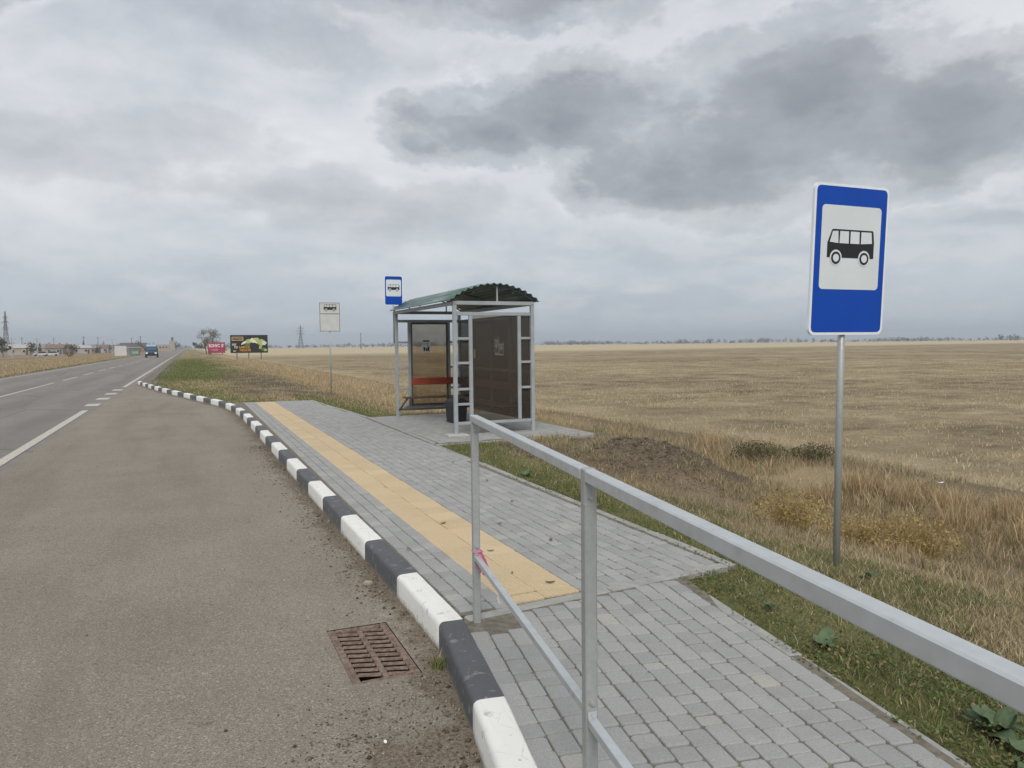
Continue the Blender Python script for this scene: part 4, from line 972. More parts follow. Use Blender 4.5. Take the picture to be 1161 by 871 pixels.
# ------------------------------------------------------------------ single plants
rr = random.Random(42)
def leaf_mesh(L, W):
    m = MB(); vs = []; N = 6
    for i in range(N+1):
        t_ = i/N; w_ = W*(math.sin(math.pi*min(1, t_*0.93+0.07))**0.7)*(1-0.25*t_)/2 if i < N else 0.0005
        zc_ = L*(0.35*t_-0.33*t_*t_); x_ = L*t_
        vs += [(x_, -w_, zc_+0.10*w_+0.006*math.sin(i*2.1)), (x_, 0, zc_-0.12*w_), (x_, w_, zc_+0.10*w_-0.006*math.sin(i*1.7))]
    fs = []
    for i in range(N): fs += [(3*i, 3*i+1, 3*i+4, 3*i+3), (3*i+1, 3*i+2, 3*i+5, 3*i+4)]
    m.raw(vs, fs); me_ = m.mesh('leaf', M['leaf_broad'])
    for p in me_.polygons: p.use_smooth = True
    return me_
LM = [leaf_mesh(0.13, 0.075), leaf_mesh(0.10, 0.06), leaf_mesh(0.075, 0.05)]
def broadleaf(x, y, n, s_, label, zoff=0.0):
    t_ = empty('broadleaf_weed', (x, y, float(hgt(x, y))+zoff)); tag(t_, label, 'plant')
    for k in range(n):
        o_ = link('leaf', rr.choice(LM), t_); o_.rotation_euler = (rr.uniform(-.3, .3), rr.uniform(-.75, -.1), k*2.4+rr.uniform(-.4, .4)); o_.scale = (s_*rr.uniform(.7, 1.25),)*3
        o_.location = (rr.uniform(-.02, .02)*s_, rr.uniform(-.02, .02)*s_, 0.01)
    return t_
broadleaf(2.97, 2.95, 9, 0.9, 'broad leaved green weed at the footpath edging below the middle of the rail')
broadleaf(3.10, 3.50, 6, 0.75, 'small round leaved weed behind the rail near the footpath corner')
broadleaf(2.93, 2.02, 16, 1.25, 'largest dark broad leaved weed at the lower right corner')
broadleaf(2.85, 1.80, 9, 1.1, 'second broad leaved weed touching the largest one, lower right corner')
broadleaf(3.72, 8.45, 12, 0.95, 'spreading green weed at the platform edge between the two railing posts')
broadleaf(4.33, 3.88, 10, 0.8, 'green weed growing right at the foot of the large sign pole')
def bush(name, label, x, y, n, h, spread, pal, cat='plant', group=None, wd=(0.004, 0.009), leafy=0):
    zb = float(hgt(x, y)); t_ = empty(name, (x, y, zb)); tag(t_, label, cat, group)
    rgb = np.random.default_rng(int(x*1000+y*77))
    a = rgb.uniform(0, 6.283, n); r_ = spread*np.sqrt(rgb.uniform(0, 1, n))
    bx, by = r_*np.cos(a)*0.45, r_*np.sin(a)*0.45
    o_ = blades('stem_tuft', bx, by, h*rgb.uniform(0.45, 1.0, n), rgb.uniform(*wd, n), pick(n, pal, [1]*len(pal), rgb), 0.55, None, True, np.zeros(n), t_); tag(o_, kind='stuff')
    if leafy:
        m_ = leafy; a = rgb.uniform(0, 6.283, m_); r_ = spread*np.sqrt(rgb.uniform(0, 1, m_)); zz_ = h*rgb.uniform(0.15, 1, m_)**0.8*(1-0.5*(r_/spread)**2)
        c_ = np.stack([r_*np.cos(a), r_*np.sin(a), zz_], 1); s2 = rgb.uniform(0.010, 0.024, m_); u_ = rgb.normal(0, 1, (m_, 3)); u_ /= np.linalg.norm(u_, axis=1)[:, None]; v_ = np.cross(u_, rgb.normal(0, 1, (m_, 3))); v_ /= np.linalg.norm(v_, axis=1)[:, None]
        Vv = np.stack([c_-u_*s2[:, None], c_+v_*s2[:, None]*0.45, c_+u_*s2[:, None], c_-v_*s2[:, None]*0.45], 1).reshape(-1, 3); Fv = np.arange(m_*4).reshape(-1, 4)
        me_ = np_mesh('foliage', Vv, Fv, M['blade']); point_color(me_, np.repeat(pick(m_, pal, [1]*len(pal), rgb), 4, 0)); tag(link('foliage', me_, t_), kind='stuff')
    return t_
MUST = [(0.38, 0.28, 0.11), (0.33, 0.235, 0.09), (0.26, 0.20, 0.085), (0.42, 0.32, 0.15)]
OLIVE = [(0.085, 0.085, 0.04), (0.12, 0.11, 0.055), (0.07, 0.068, 0.036), (0.16, 0.135, 0.075)]
for (x, y, n, h, s_, lb) in [(6.0, 6.45, 500, 0.46, 0.45, 'mustard yellow bushy weed in the ditch just left of the large sign pole'), (7.15, 5.85, 620, 0.50, 0.5, 'mustard yellow bushy weed in the ditch right of the large sign pole'),
                             (7.0, 6.45, 350, 0.34, 0.4, 'low yellowish weed between the two mustard yellow bushes in the ditch')]:
    bush('bushy_weed', lb, x, y, n//2, h, s_, MUST, leafy=n*3)
for (x, y, n, h, s_, lb) in [(9.0, 10.4, 200, 0.34, 0.5, 'dark olive shrub at the field edge behind the spoil heap'), (9.45, 9.6, 160, 0.27, 0.4, 'smaller dark olive shrub at the field edge left of the sign pole')]:
    bush('low_shrub', lb, x, y, n, h, s_, OLIVE, leafy=n*7)
for (x, y, h, s_) in [(8.65, 7.9, 0.58, 0.5), (8.2, 8.2, 0.46, 0.45), (8.7, 7.2, 0.46, 0.5), (8.4, 6.2, 0.56, 0.5), (8.75, 6.6, 0.42, 0.45), (8.5, 5.4, 0.58, 0.5), (8.9, 5.9, 0.42, 0.45), (8.0, 4.9, 0.55, 0.45), (8.9, 4.9, 0.48, 0.45), (6.6, 5.6, 0.30, 0.4), (8.4, 12.4, 0.42, 0.5), (9.2, 12.0, 0.4, 0.45)]:
    bush('dry_grass_clump', 'tall rust brown clump of dry grass standing in the ditch', x, y, 260, h*0.8, s_*1.25, RUST, 'grass clump', 'dry grass clumps in the ditch', (0.005, 0.010))
bush('grass_tuft', 'small green grass tuft growing in the gutter beside the drain grate', 1.165, 3.80, 70, 0.11, 0.07, GREEN+[DRY[0]], 'grass tuft').location.z = -0.146

# ------------------------------------------------------------------ small loose things
def pebble(name, label, loc, s_, mat, cat, group=None, seed=0):
    r2 = random.Random(seed); bm = bmesh.new(); bmesh.ops.create_icosphere(bm, subdivisions=2, radius=1)
    for v in bm.verts: v.co *= r2.uniform(0.8, 1.15); v.co.x *= s_[0]; v.co.y *= s_[1]; v.co.z = v.co.z*s_[2]+s_[2]*0.6
    me_ = bpy.data.meshes.new(name); bm.to_mesh(me_); bm.free(); me_.materials.append(mat); o_ = link(name, me_, None, loc); tag(o_, label, cat, group); return o_
pebble('stone', 'largest loose stone in the gutter beside the second white kerb stone', (1.13, 5.35, -0.146), (0.035, 0.03, 0.022), M['stone'], 'stone', None, 3)
def curl(name, loc, s_, mat, label, cat, group, seed):
    r2 = random.Random(seed); m = MB(); N = 6; vs = []
    a = r2.uniform(0, 6.28)
    for i in range(N+1):
        t_ = i/N-0.5; w_ = 0.45*math.cos(t_*2.6)*s_*(1+r2.uniform(-.2, .2))
        for q in (-1, 0, 1):
            px, py = t_*2*s_, q*w_; vs.append((px*math.cos(a)-py*math.sin(a), px*math.sin(a)+py*math.cos(a), 0.004+0.35*s_*(t_*t_*2+0.5*q*q*r2.uniform(.5, 1))))
    m.raw(vs, [f_ for i in range(N) for f_ in ((3*i, 3*i+1, 3*i+4, 3*i+3), (3*i+1, 3*i+2, 3*i+5, 3*i+4))]); o_ = m.build(name, mat, None, loc, True); tag(o_, label, cat, group); return o_
curl('paper_scrap', (0.73, 3.16, -0.146), 0.016, M['litter'], 'white scrap of paper on the gravelly asphalt before the grate', 'litter', None, 4)
curl('paper_scrap', (8.9, 6.9, -0.3), 0.05, M['litter'], 'white litter scrap in the dry grass right of the sign pole', 'litter', None, 9)
lf = 0
for (x, y) in [(1.95, 8.2), (1.98, 4.72), (2.12, 4.42), (2.05, 5.3), (2.6, 5.4), (2.75, 5.15), (3.1, 8.1), (2.9, 6.9), (3.2, 9.6), (2.45, 6.1), (1.5, 5.6), (2.5, 21.8), (2.9, 20.4), (2.0, 6.3)]:
    curl('dry_leaf', (x, y, 0.004), rr.uniform(0.016, 0.032), M['leaf_dry'], 'curled brown dead leaf lying on the paved platform', 'leaf', 'dead leaves on the platform', lf+20); lf += 1
for (x, y) in [(0.2, 6.2), (-0.6, 5.1), (0.5, 7.8), (-1.2, 8.3), (-0.2, 10.2), (0.4, 11.6), (-1.0, 12.5), (0.6, 5.7), (-1.7, 6.5), (-0.9, 15.0), (0.2, 14.2), (0.75, 9.4)]:
    pebble('stone', 'small dark stone lying loose on the layby asphalt', (x, y, -0.146), (rr.uniform(.008, .016), rr.uniform(.008, .015), rr.uniform(.004, .009)), M['stone'], 'stone', 'loose stones on the layby', lf); lf += 1
#@@BG
# ------------------------------------------------------------------ distance: direction from the viewer's spot (degrees from +Y) and metres
def polar(azd, d): return d*math.sin(R(azd)), d*math.cos(R(azd))
def px_az(px): return 22.9+math.degrees(math.atan((px-580)/870))
GZ = -0.6
def leafcloud(name, parent, centres, rads, n, size, pal, seed, loc=None):
    rg_ = np.random.default_rng(seed); centres = np.array(centres, float); rads = np.array(rads, float)
    k = rg_.choice(len(centres), n, p=(rads**2)/(rads**2).sum()); u_ = rg_.normal(0, 1, (n, 3)); u_ /= np.linalg.norm(u_, axis=1)[:, None]
    c_ = centres[k]+u_*(rads[k]*rg_.uniform(0.35, 1.0, n)**0.6)[:, None]
    a_ = rg_.normal(0, 1, (n, 3)); a_ /= np.linalg.norm(a_, axis=1)[:, None]; b_ = np.cross(a_, rg_.normal(0, 1, (n, 3))); b_ /= np.linalg.norm(b_, axis=1)[:, None]
    s_ = size*rg_.uniform(0.5, 1.3, n)[:, None]
    V_ = np.stack([c_-a_*s_, c_+b_*s_*0.6, c_+a_*s_, c_-b_*s_*0.6], 1).reshape(-1, 3)
    me_ = np_mesh(name, V_, np.arange(n*4).reshape(-1, 4), M['blade'])
    tint = np.array(pal)[rg_.integers(0, len(pal), len(centres))][k]*(1+rg_.uniform(-.3, .3, (n, 1)))
    point_color(me_, np.repeat(tint, 4, 0)); return link(name, me_, parent, loc)
LEAF = [(0.095, 0.10, 0.055), (0.125, 0.125, 0.072), (0.08, 0.085, 0.05)]
LEAF_A = [(0.20, 0.195, 0.115), (0.24, 0.225, 0.14), (0.16, 0.16, 0.095), (0.28, 0.25, 0.17)]
def tree(name, label, x, y, h, spread, n, pal, seed, trunks=1, group=None, z=GZ, low=0.3, size=None):
    rg_ = random.Random(seed); t_ = empty(name, (x, y, z)); tag(t_, label, 'tree', group)
    cs, rs = [], []
    m = MB()
    for k in range(trunks):
        a = rg_.uniform(0, 6.28); bx, by = (0.12*h*math.cos(a), 0.12*h*math.sin(a)) if trunks > 1 else (0, 0)
        top = (bx*2.2+rg_.uniform(-.05, .05)*h, by*2.2, h*rg_.uniform(.75, .92)); r_ = 0.02*h
        m.tube([(bx*0.4, by*0.4, -0.2), (bx, by, h*0.3), top], [r_, r_*0.7, r_*0.15], 6)
        for j in range(7 if trunks < 3 else 5):
            q = rg_.uniform(low, 0.85); p0 = Vector((bx, by, h*0.3)).lerp(Vector(top), max(0, (q-0.3)/0.6)); a2 = rg_.uniform(0, 6.28); L = spread*rg_.uniform(.45, 1.0)*(1.15-q*0.6)
            p1 = p0+Vector((L*math.cos(a2), L*math.sin(a2), L*rg_.uniform(.25, .9))); m.tube([p0, (p0+p1)/2+Vector((0, 0, .04*h)), p1], [r_*0.4, r_*0.28, r_*0.1], 5)
            cs += [p1, (p0+p1)/2]; rs += [spread*rg_.uniform(.2, .36), spread*rg_.uniform(.18, .3)]
        cs.append(Vector(top)); rs.append(spread*0.3)
    m.build('trunk', M['bark'], t_)
    tag(leafcloud('crown', t_, [tuple(c) for c in cs], rs, n, size or h*0.022, pal, seed), kind='stuff')
    return t_
# the loose autumn tree behind the red billboard
x, y = polar(px_az(236), 243); tree('roadside_tree', 'loose leaved roadside tree standing behind the small crimson billboard', x, y, 7.6, 2.7, 3600, LEAF_A, 5, 6, None, -0.4, 0.08, 0.12)
for (px, d, h, sp, lb, nm) in [(4, 262, 5.4, 3.4, 'dark leafy tree at the far left edge below the steel pylon', 'leafy_tree'), (39, 300, 4.6, 3.2, 'broad dark bushy tree beside the cream house at left', 'leafy_tree'), (83, 330, 4.2, 3.6, 'bushy dark tree among the low town houses left of the road', 'leafy_tree'),
                           (222, 520, 6.0, 4, 'distant dark tree right of where the road vanishes', 'leafy_tree'), (229, 470, 5.0, 3.5, 'second distant tree just left of the loose autumn tree', 'leafy_tree'), (254.5, 300, 3.0, 2.0, 'low brown bush between the two billboards', 'leafy_bush'), (201, 900, 9, 6, 'far dark tree beside the pale tower building', 'leafy_tree')]:
    x, y = polar(px_az(px), d); tree(nm, lb, x, y, h, sp*0.8, 420, LEAF, int(px*7), 1, None, GZ, 0.2, h*0.05)
x, y = polar(px_az(79), 205); tree('leafy_bush', 'single green bush on the dry meadow left of the road', x, y, 1.5, 1.1, 260, [(0.10, 0.11, 0.04), (0.13, 0.125, 0.05)], 99, 2, None, GZ, 0.1, 0.10)
for k in range(60):
    r2 = random.Random(500+k); px = r2.uniform(8, 178); d = r2.uniform(430, 760); x, y = polar(px_az(px), d); h = r2.uniform(5, 9.5)*(0.8 if k % 3 else 1.1)
    slim = r2.random() < 0.4; t_ = empty('poplar' if slim else 'town_tree', (x, y, GZ))
    tag(t_, 'slim dark poplar rising above the distant town roofs' if slim else 'round dark tree among the distant town roofs', 'tree', 'poplars in the distant town' if slim else 'round trees in the distant town')
    MB().tube([(0, 0, 0), (0, 0, h*0.8)], [0.25, 0.06], 5).build('trunk', M['bark'], t_)
    if slim: cs = [(0, 0, h*q) for q in np.linspace(.2, .92, 8)]; rs = [h*0.10*(1.2-q) for q in np.linspace(0, .9, 8)]
    else: h *= 0.7; cs = [(r2.uniform(-.25, .25)*h, r2.uniform(-.25, .25)*h, h*r2.uniform(.4, .85)) for _ in range(7)]; rs = [h*r2.uniform(.14, .24) for _ in range(7)]
    tag(leafcloud('crown', t_, cs, rs, 110, h*0.05, LEAF, 700+k), kind='stuff')
# far woodland along the horizon
rg_ = np.random.default_rng(8); cs, rs = [], []
for k in range(1500):
    a = rg_.uniform(3, 66) if k > 260 else rg_.uniform(-16, 3); d = rg_.uniform(1900, 2300) if k % 3 else rg_.uniform(1350, 1600)
    dn = fbm(np.array([a*0.45]), np.array([d*0.002]), 7, 4)[0]
    if dn < 0.42 and k % 5: continue
    x, y = polar(a, d); h = rg_.uniform(3.0, 6.5)*(0.45+1.3*max(0, dn-0.3)/0.4)*d/1900
    for q in (0.3, 0.65): cs.append((x+rg_.uniform(-5, 5), y, GZ+h*q)); rs.append(h*rg_.uniform(.35, .5))
a = px_az(645)
for k in range(26):
    x, y = polar(a+rg_.uniform(-1.6, 1.6), 1750); h = rg_.uniform(5, 11); cs.append((x, y, GZ+h*0.5)); rs.append(h*0.5)
o = leafcloud('far_woodland', None, cs, rs, 26000, 1.25, [(0.075, 0.078, 0.05), (0.095, 0.09, 0.06), (0.06, 0.064, 0.045)], 12); tag(o, 'thin dark line of far trees along the field horizon', kind='stuff')
# pylons
def pylon(name, label, x, y, h, rz, mat, z=GZ, thick=0.16, slim=0.10, arm=1.0):
    t_ = empty(name, (x, y, z), rz); tag(t_, label, 'pylon')
    b, wst = h*slim, h*0.024
    def wid(q): return b+(wst-b)*min(1, q/0.62) if q < 0.62 else wst*(1-0.8*(q-0.62)/0.38)
    lv = [0, .16, .30, .42, .53, .62, .72, .82, .91, 1.0]
    for sx in (-1, 1):
        for sy in (-1, 1): MB().tube([(sx*wid(q), sy*wid(q), h*q) for q in lv], thick, 4).build('leg', mat, t_)
    m = MB()
    for i in range(len(lv)-1):
        a_, b_ = wid(lv[i]), wid(lv[i+1]); z0_, z1_ = h*lv[i], h*lv[i+1]
        for (p, q) in (((-a_, -a_), (b_, -b_)), ((a_, -a_), (-b_, -b_)), ((-a_, a_), (b_, b_)), ((a_, a_), (-b_, b_)), ((-a_, -a_), (-b_, b_)), ((-a_, a_), (-b_, -b_)), ((a_, -a_), (b_, b_)), ((a_, a_), (b_, -b_))): m.tube([(*p, z0_), (*q, z1_)], thick*0.6, 3)
    tag(m.build('lattice', mat, t_), kind='stuff')
    for (q, L) in ((.62, .17*arm), (.74, .21*arm), (.86, .13*arm)):
        m = MB()
        for s_ in (-1, 1):
            m.tube([(0, 0, h*q), (s_*h*L, 0, h*q)], thick*0.8, 4); m.tube([(0, 0, h*(q+.045)), (s_*h*L, 0, h*q)], thick*0.6, 4); m.tube([(s_*h*L, 0, h*q), (s_*h*L, 0, h*(q-.03))], thick*0.7, 4)
        m.build('crossarm', mat, t_)
    return t_
M['pylon'] = simple('pylon_steel', (0.16, 0.17, 0.18), 0.6, 0.3, 0.1, 1)
pylon('lattice_pylon', 'lattice power pylon standing in the field beyond the black billboard', 132.8, 1000, 29.5, R(10), M['pylon'], GZ, 0.26)
pylon('lattice_pylon', 'tall narrow lattice pylon at the far left over the town', -95.6, 520, 25, R(35), M['pylon'], -1.2, 0.15, 0.055, 0.35)
x, y = 132.8, 1000
for k, dx in enumerate((-9, -3, 3, 10)): tree('leafy_bush', 'low dark bush round the foot of the field pylon', x+dx*1.6, y-4, 3.2, 4.5, 90, [(0.07, 0.062, 0.045)], 60+k, 1, 'bushes at the field pylon', GZ, 0.1, 0.5)
M['pole_c'] = simple('concrete_pole', (0.36, 0.35, 0.33), 0.8, 0, 0.1, 2)
M['pole_d'] = simple('tarred_pole', (0.09, 0.085, 0.08), 0.8, 0, 0.1, 2)
def util_pole(label, x, y, h, mat, group=None, rad=0.14, z=GZ):
    t_ = empty('utility_pole', (x, y, z)); tag(t_, label, 'utility pole', group)
    MB().tube([(0, 0, -0.1), (0, 0, h)], [rad, rad*0.7], 8).build('pole', mat, t_); MB().bar((-0.9, 0, h*0.93), (0.9, 0, h*0.93), 0.1, 0.1).build('crossarm', mat, t_)
    for s_ in (-1, 0, 1): MB().tube([(s_*0.75, 0, h*0.93+.05), (s_*0.75, 0, h*0.93+.28)], 0.06, 6).build('insulator', M['pole_c'], t_)
x, y = polar(px_az(409.5), 520); util_pole('lone dark utility pole in the field right of the white timetable board', x, y, 11.0, M['pole_d'], None, 0.26)
for (px, d, h, lb) in [(14.5, 236, 5.2, 'pale concrete pole at far left in front of the cream house'), (43, 255, 5.4, 'pale concrete pole in front of the broad dark bushy tree'), (128, 330, 6.0, 'pale concrete pole just left of the white notice board')]:
    x, y = polar(px_az(px), d); util_pole(lb, x, y, h, M['pole_c'])
for k, px in enumerate((2, 26, 62, 96, 112, 150, 160)):
    x, y = polar(px_az(px), 430+30*(k % 3)); util_pole('thin far pole sticking up between the town roofs', x, y, 8.5, M['pole_d'], 'far poles in the town', 0.16)
# side road with parked cars
sr = strip(-46, -39, [90, 200, 400, 700], -0.585, 'side_road', M['road']); tag(sr, 'grey side road running past the distant town houses', kind='structure')
def pm(n, c, **k):
    if n not in M: M[n] = simple(n, c, 0.7, 0, 0.1, 0.7, **k)
    return M[n]
pm('glass_dark', (0.03, 0.035, 0.04)); M['glass_dark'].node_tree.nodes['Principled BSDF'].inputs['Roughness'].default_value = 0.15
pm('tyre', (0.02, 0.02, 0.02)); pm('car_white', (0.52, 0.52, 0.51)); pm('lamp', (0.8, 0.8, 0.76)); pm('van_blue', (0.04, 0.07, 0.125)); pm('grille', (0.02, 0.02, 0.022))
def car(label, x, y, rz, mat):
    t_ = empty('parked_car', (x, y, -0.585), rz); tag(t_, label, 'car')
    MB().prism([(-2.1, .3), (-2.15, .75), (-1.3, .92), (1.9, .95), (2.1, .8), (2.1, .3)], -.85, .85).build('body', mat, t_)
    MB().prism([(-1.2, .93), (-.5, 1.45), (1.1, 1.47), (1.8, .96)], -.75, .75).build('cabin', M['glass_dark'], t_)
    MB().prism([(-.45, 1.471), (-.4, 1.5), (1.0, 1.51), (1.1, 1.475)], -.74, .74).build('roof', mat, t_)
    for sx in (-1.35, 1.35):
        for sy in (-.8, .8): MB().tube([(sx, sy-.1, .32), (sx, sy+.1, .32)], .32, 12).build('wheel', M['tyre'], t_)
x, y = polar(px_az(46), 300); car('white car parked on the side road, left one of the two', x, y, R(20), M['car_white'])
x, y = polar(px_az(58.5), 300); car('white car parked on the side road, right one of the two', x, y, R(12), M['car_white'])
# blue van coming along the road
vn = empty('delivery_van', (-6.15, 160, -0.15)); tag(vn, 'blue van with pale roof driving towards us on the road', 'van')
Mv = Matrix.Rotation(R(-90), 3, 'Z')
def vprism(poly, a, b): return MB().prism([(p, q) for p, q in poly], a, b, Matrix.Rotation(R(90), 3, 'Z'))
vprism([(-2.5, .35), (-2.55, .95), (-2.2, 1.25), (-1.75, 1.28), (2.5, 1.35), (2.5, .35)], -.98, .98).build('body', M['van_blue'], vn)
vprism([(-1.9, 1.29), (-1.35, 2.05), (2.5, 2.1), (2.5, 1.36)], -.93, .93).build('upper_body', M['van_blue'], vn)
vprism([(-1.3, 2.07), (-.9, 2.4), (2.4, 2.45), (2.48, 2.11)], -.86, .86).build('roof', pm('van_roof', (0.30, 0.36, 0.43)), vn)
vprism([(-2.0, 1.34), (-1.46, 2.02), (-1.43, 1.99), (-1.95, 1.32)], -.82, .82).build('windscreen', pm('van_glass', (0.05, 0.085, 0.13)), vn)
MB().box((0, -2.57, .62), (1.2, .06, .36)).build('grille', M['grille'], vn); MB().box((0, -2.58, .40), (1.9, .1, .16)).build('bumper', M['grille'], vn)
for s_ in (-1, 1):
    MB().box((s_*.75, -2.58, .82), (.34, .08, .28), None, .03).build('headlight', M['lamp'], vn); MB().box((s_*1.08, -1.75, 1.5), (.12, .08, .3)).build('mirror', M['grille'], vn)
    for yy_ in (-1.6, 1.5): MB().tube([(s_*.98-.1, yy_, .34), (s_*.98+.1, yy_, .34)], .34, 14).build('wheel', M['tyre'], vn)
# billboards
def text_mesh(s_, size, mat):
    cu = bpy.data.curves.new('lettering', 'FONT'); cu.body = s_; cu.size = size; cu.align_x = 'LEFT'; cu.extrude = 0.004; cu.offset = size*0.03
    ob = bpy.data.objects.new('lettering_tmp', cu); COL.objects.link(ob); dg = bpy.context.evaluated_depsgraph_get(); me_ = bpy.data.meshes.new_from_object(ob.evaluated_get(dg)); bpy.data.objects.remove(ob)
    me_.materials.clear(); me_.materials.append(mat); return me_
def letter(s_, size, mat, parent, x, z, y=-0.03):
    o_ = link('lettering', text_mesh(s_, size, mat), parent, (x, y, z)); o_.rotation_euler = (R(90), 0, 0); return o_
pm('board_black', (0.018, 0.019, 0.02)); pm('ink_orange', (0.62, 0.30, 0.04)); pm('ink_cream', (0.70, 0.62, 0.45)); pm('ink_white', (0.75, 0.72, 0.74)); pm('board_red', (0.29, 0.04, 0.082)); pm('ink_green', (0.36, 0.42, 0.14)); pm('ink_pale', (0.58, 0.60, 0.48)); pm('ink_leaf', (0.10, 0.15, 0.05)); pm('ink_pink', (0.62, 0.25, 0.32))
bb = empty('billboard', (9.7, 137, -0.55), R(0)); tag(bb, 'black billboard with orange lettering and pale green picture on posts', 'billboard')
MB().box((0, 0, 2.70), (6.0, .25, 2.95)).build('panel', M['board_black'], bb); pn = bb.children[0]
def flat(poly, mat, parent, y=-0.13, name='printed_shape'): return MB().prism(poly, y-.012, y).build(name, mat, parent)
for x in (-2.0, -.1, 1.9): MB().tube([(x, .05, -.3), (x, .05, 1.22)], .07, 8).build('post', M['pole_d'], bb)
MB().bar((-2.95, .14, 1.18), (2.95, .14, 1.18), .06, .08).build('lower_beam', M['pole_c'], bb)
for (a, b, w_, h_) in ((-1.85, 3.83, 1.8, .06), (-1.85, 3.29, 1.8, .06), (-2.72, 3.56, .06, .48), (-.98, 3.56, .06, .48)): MB().box((a, -.135, b), (w_, .01, h_)).build('printed_bar', M['ink_cream'], bb)
letter('А', .42, M['ink_orange'], bb, -2.62, 3.42, -.14); letter('ГРОНА', .36, M['ink_orange'], bb, -2.25, 3.42, -.14)
letter('РЕГ', .42, M['ink_cream'], bb, -2.75, 2.42, -.14); letter('ТУ', .5, M['ink_cream'], bb, -2.45, 1.92, -.14); letter('LANTIS', .52, M['ink_orange'], bb, -1.62, 1.95, -.14); letter('МОНТЕ', .5, M['ink_orange'], bb, -1.55, 1.45, -.14); letter('2021', .26, M['ink_cream'], bb, -2.6, 1.4, -.14)
def blobp(cx_, cz_, rx_, rz_, seed, n=18, rot=0):
    r2 = random.Random(seed); out = []
    for k in range(n):
        a = 2*math.pi*k/n; q = r2.uniform(.78, 1.12); px, pz = rx_*q*math.cos(a), rz_*q*math.sin(a); out.append((cx_+px*math.cos(rot)-pz*math.sin(rot), cz_+px*math.sin(rot)+pz*math.cos(rot)))
    return out
for j, (cx_, cz_, a, b, mt, ro) in enumerate([(-.75, 2.92, .62, .2, 'ink_pale', .55), (-.1, 3.1, .45, .42, 'ink_green', .3), (.55, 3.25, .5, .4, 'ink_pale', 0), (1.2, 3.45, .5, .3, 'ink_green', -.2), (.95, 3.05, .55, .18, 'ink_cream', -.5), (1.9, 2.9, .72, .55, 'ink_green', -.3), (2.4, 2.8, .4, .36, 'ink_pale', 0), (1.8, 2.2, .25, .45, 'ink_green', -.4), (2.35, 1.75, .5, .3, 'ink_leaf', 0), (2.6, 1.6, .28, .2, 'ink_green', 0), (-.3, 2.45, .5, .25, 'ink_leaf', 0)]):
    flat(blobp(cx_, cz_, a, b, j, 18, ro), M[mt], bb, -0.127-0.002*j)
rb = empty('billboard', (7.6, 231, -0.5), R(-44)); tag(rb, 'small crimson billboard with white lettering in front of the tree', 'billboard')
MB().box((0, 0, 2.05), (5.9, .25, 2.95)).build('panel', M['board_red'], rb)
for x in (-2.0, 2.0): MB().tube([(x, .05, -.3), (x, .05, .6)], .12, 8).build('post', M['pole_d'], rb)
letter('БОНУС', 1.15, M['ink_white'], rb, -2.6, 2.2, -.14); letter('Я', 1.15, M['ink_white'], rb, 1.9, 2.2, -.14); letter('знижки', .7, M['ink_pink'], rb, -1.9, 1.25, -.14)
# white board and kiosk on the left verge
wb = empty('notice_board', (-16.6, 233, GZ)); tag(wb, 'white roadside board standing left of the green kiosk', 'board')
MB().box((0, 0, 1.55), (2.9, .12, 2.7), None, .02).build('panel', M['car_white'], wb)
MB().box((0, -.065, 1.62), (2.7, .02, .1)).build('printed_bar', M['sign_grey'], wb)
for s_ in (-1, 1): MB().box((s_*1.2, .1, .6), (.12, .12, 1.4)).build('post', M['pole_c'], wb)
ks = empty('kiosk', (-14.0, 246, GZ)); tag(ks, 'grey green kiosk with pale flat roof beside the white board', 'kiosk')
MB().box((0, 0, 1.2), (2.7, 2.4, 2.4)).build('wall', pm('kiosk_green', (0.13, 0.18, 0.17)), ks); MB().box((0, 0, 2.52), (3.6, 2.8, .2)).build('roof', pm('kiosk_roof', (0.45, 0.46, 0.46)), ks)
MB().box((.3, -1.22, 1.0), (1.6, .04, .7)).build('counter_window', pm('kiosk_pane', (0.30, 0.36, 0.30)), ks)
# town houses
def house(label, px, d, w_, dp, hw_, hr, wall, roof, rz=0.0, chim=True):
    d *= 1.2; x, y = polar(px_az(px), d); t_ = empty('town_house', (x, y, GZ), rz); tag(t_, label, 'house')
    MB().box((0, 0, hw_/2), (w_, dp, hw_)).build('wall', wall, t_)
    e = .4; m = MB(); m.raw([(-w_/2-e, -dp/2-e, hw_), (w_/2+e, -dp/2-e, hw_), (w_/2+e, dp/2+e, hw_), (-w_/2-e, dp/2+e, hw_), (-w_/2-e, 0, hw_+hr), (w_/2+e, 0, hw_+hr)], [(0, 1, 5, 4), (2, 3, 4, 5), (0, 4, 3), (1, 2, 5), (3, 2, 1, 0)])
    rf = m.build('roof', roof, t_)
    if chim: MB().box((w_*.2, dp*.1, hw_+hr*.9), (.6, .6, hr*.9)).build('chimney', pm('brick_pale', (0.30, 0.17, 0.12)), rf)
    n = max(2, int(w_/3))
    for k in range(n):
        wn_ = MB().box((-w_/2+w_*(k+.5)/n, -dp/2-.02, hw_*.55), (1.1, .06, 1.2)).build('window', M['car_white'], t_); MB().box((-w_/2+w_*(k+.5)/n, -dp/2-.06, hw_*.55), (.9, .03, 1.0)).build('pane', M['glass_dark'], wn_)
    MB().box((w_*.5-.9, -dp/2-.02, 1.0), (.9, .05, 2.0)).build('door', pm('door_brown', (0.12, 0.08, 0.05)), t_)
WC = {'cream': pm('wall_cream', (0.34, 0.30, 0.24)), 'grey': pm('wall_grey', (0.25, 0.25, 0.245)), 'white': pm('wall_white', (0.38, 0.365, 0.34)), 'brown': pm('wall_brown', (0.26, 0.17, 0.11))}
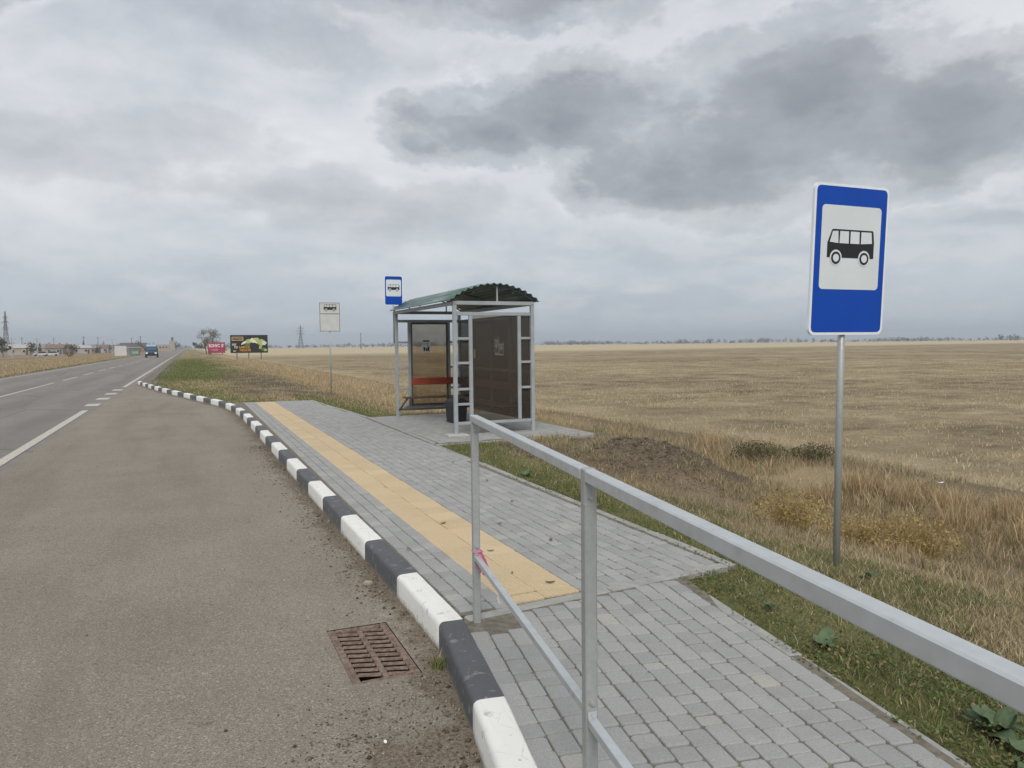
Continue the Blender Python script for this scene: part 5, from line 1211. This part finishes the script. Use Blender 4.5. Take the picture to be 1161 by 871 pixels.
RC = {'pale': pm('roof_pale', (0.37, 0.36, 0.35)), 'red': pm('roof_red', (0.19, 0.125, 0.10)), 'grey': pm('roof_grey', (0.22, 0.22, 0.225)), 'dark': pm('roof_dark', (0.10, 0.09, 0.085))}
for (lb, px, d, w_, dp, hw_, hr, wc, rc) in [
    ('cream house with pale roof between the two leftmost trees', 24, 310, 7.5, 6, 2.8, 1.6, 'cream', 'pale'), ('low grey house with dark roof at the left picture edge', 10, 340, 7, 6, 2.4, 1.4, 'grey', 'dark'),
    ('grey house with red roof right of the two white cars', 64, 330, 7, 6, 2.6, 1.8, 'grey', 'red'), ('brown house with red roof left of the bushy dark town tree', 73, 345, 6, 6, 2.9, 1.6, 'brown', 'red'),
    ('cream house with grey roof behind the two white cars', 52, 380, 8, 7, 3.0, 2.0, 'cream', 'grey'), ('white house with pale roof right of the bushy dark town tree', 92, 350, 8, 6, 2.6, 1.5, 'white', 'pale'),
    ('brown house with grey roof midway along the distant town', 103, 370, 8, 6, 2.5, 1.4, 'brown', 'grey'), ('white house with red roof midway along the distant town', 113, 390, 9, 7, 2.7, 1.8, 'white', 'red'),
    ('long grey house with dark roof behind the white board', 124, 420, 13, 7, 2.6, 1.6, 'grey', 'dark'), ('long dark roofed house behind the green kiosk', 152, 430, 14, 8, 3.4, 2.2, 'brown', 'dark'),
    ('cream house with red roof left of the blue van', 163, 460, 8, 7, 2.8, 1.8, 'cream', 'red')]:
    house(lb, px, d, w_, dp, hw_, hr, WC[wc], RC[rc], R(random.uniform(-12, 12)))
ft = empty('tower_building', (*polar(px_az(189.5), 760), GZ)); tag(ft, 'pale block building with a dark tower where the road vanishes', 'building')
MB().box((-2.5, 0, 2.8), (9, 10, 5.6)).build('low_block', WC['cream'], ft); MB().box((4.5, 0, 4.4), (4.6, 9, 8.8)).build('high_block', WC['cream'], ft); MB().box((4.8, 0, 10.4), (1.9, 2, 3.2)).build('tower', pm('tower_dark', (0.10, 0.10, 0.11)), ft)
for k in range(3): MB().box((-5.2+2.6*k, -5.03, 2.9), (1.3, .06, 1.6)).build('window', M['glass_dark'], ft)

# ------------------------------------------------------------------ air
hb = MB().box((300, 1650, 24), (7400, 4600, 54)).build('haze', None); tag(hb, 'thin grey blue air over the plain', kind='stuff')
hm = bpy.data.materials.new('thin_air'); hm.use_nodes = True; t = NT(hm.node_tree); t.n.remove(t.n['Principled BSDF'])
pv = t.n.new('ShaderNodeVolumePrincipled'); pv.inputs['Color'].default_value = (0.80, 0.86, 0.93, 1); pv.inputs['Density'].default_value = 0.00032; pv.inputs['Anisotropy'].default_value = 0.2
t.l.new(pv.outputs[0], t.n['Material Output'].inputs['Volume']); hb.data.materials.append(hm)
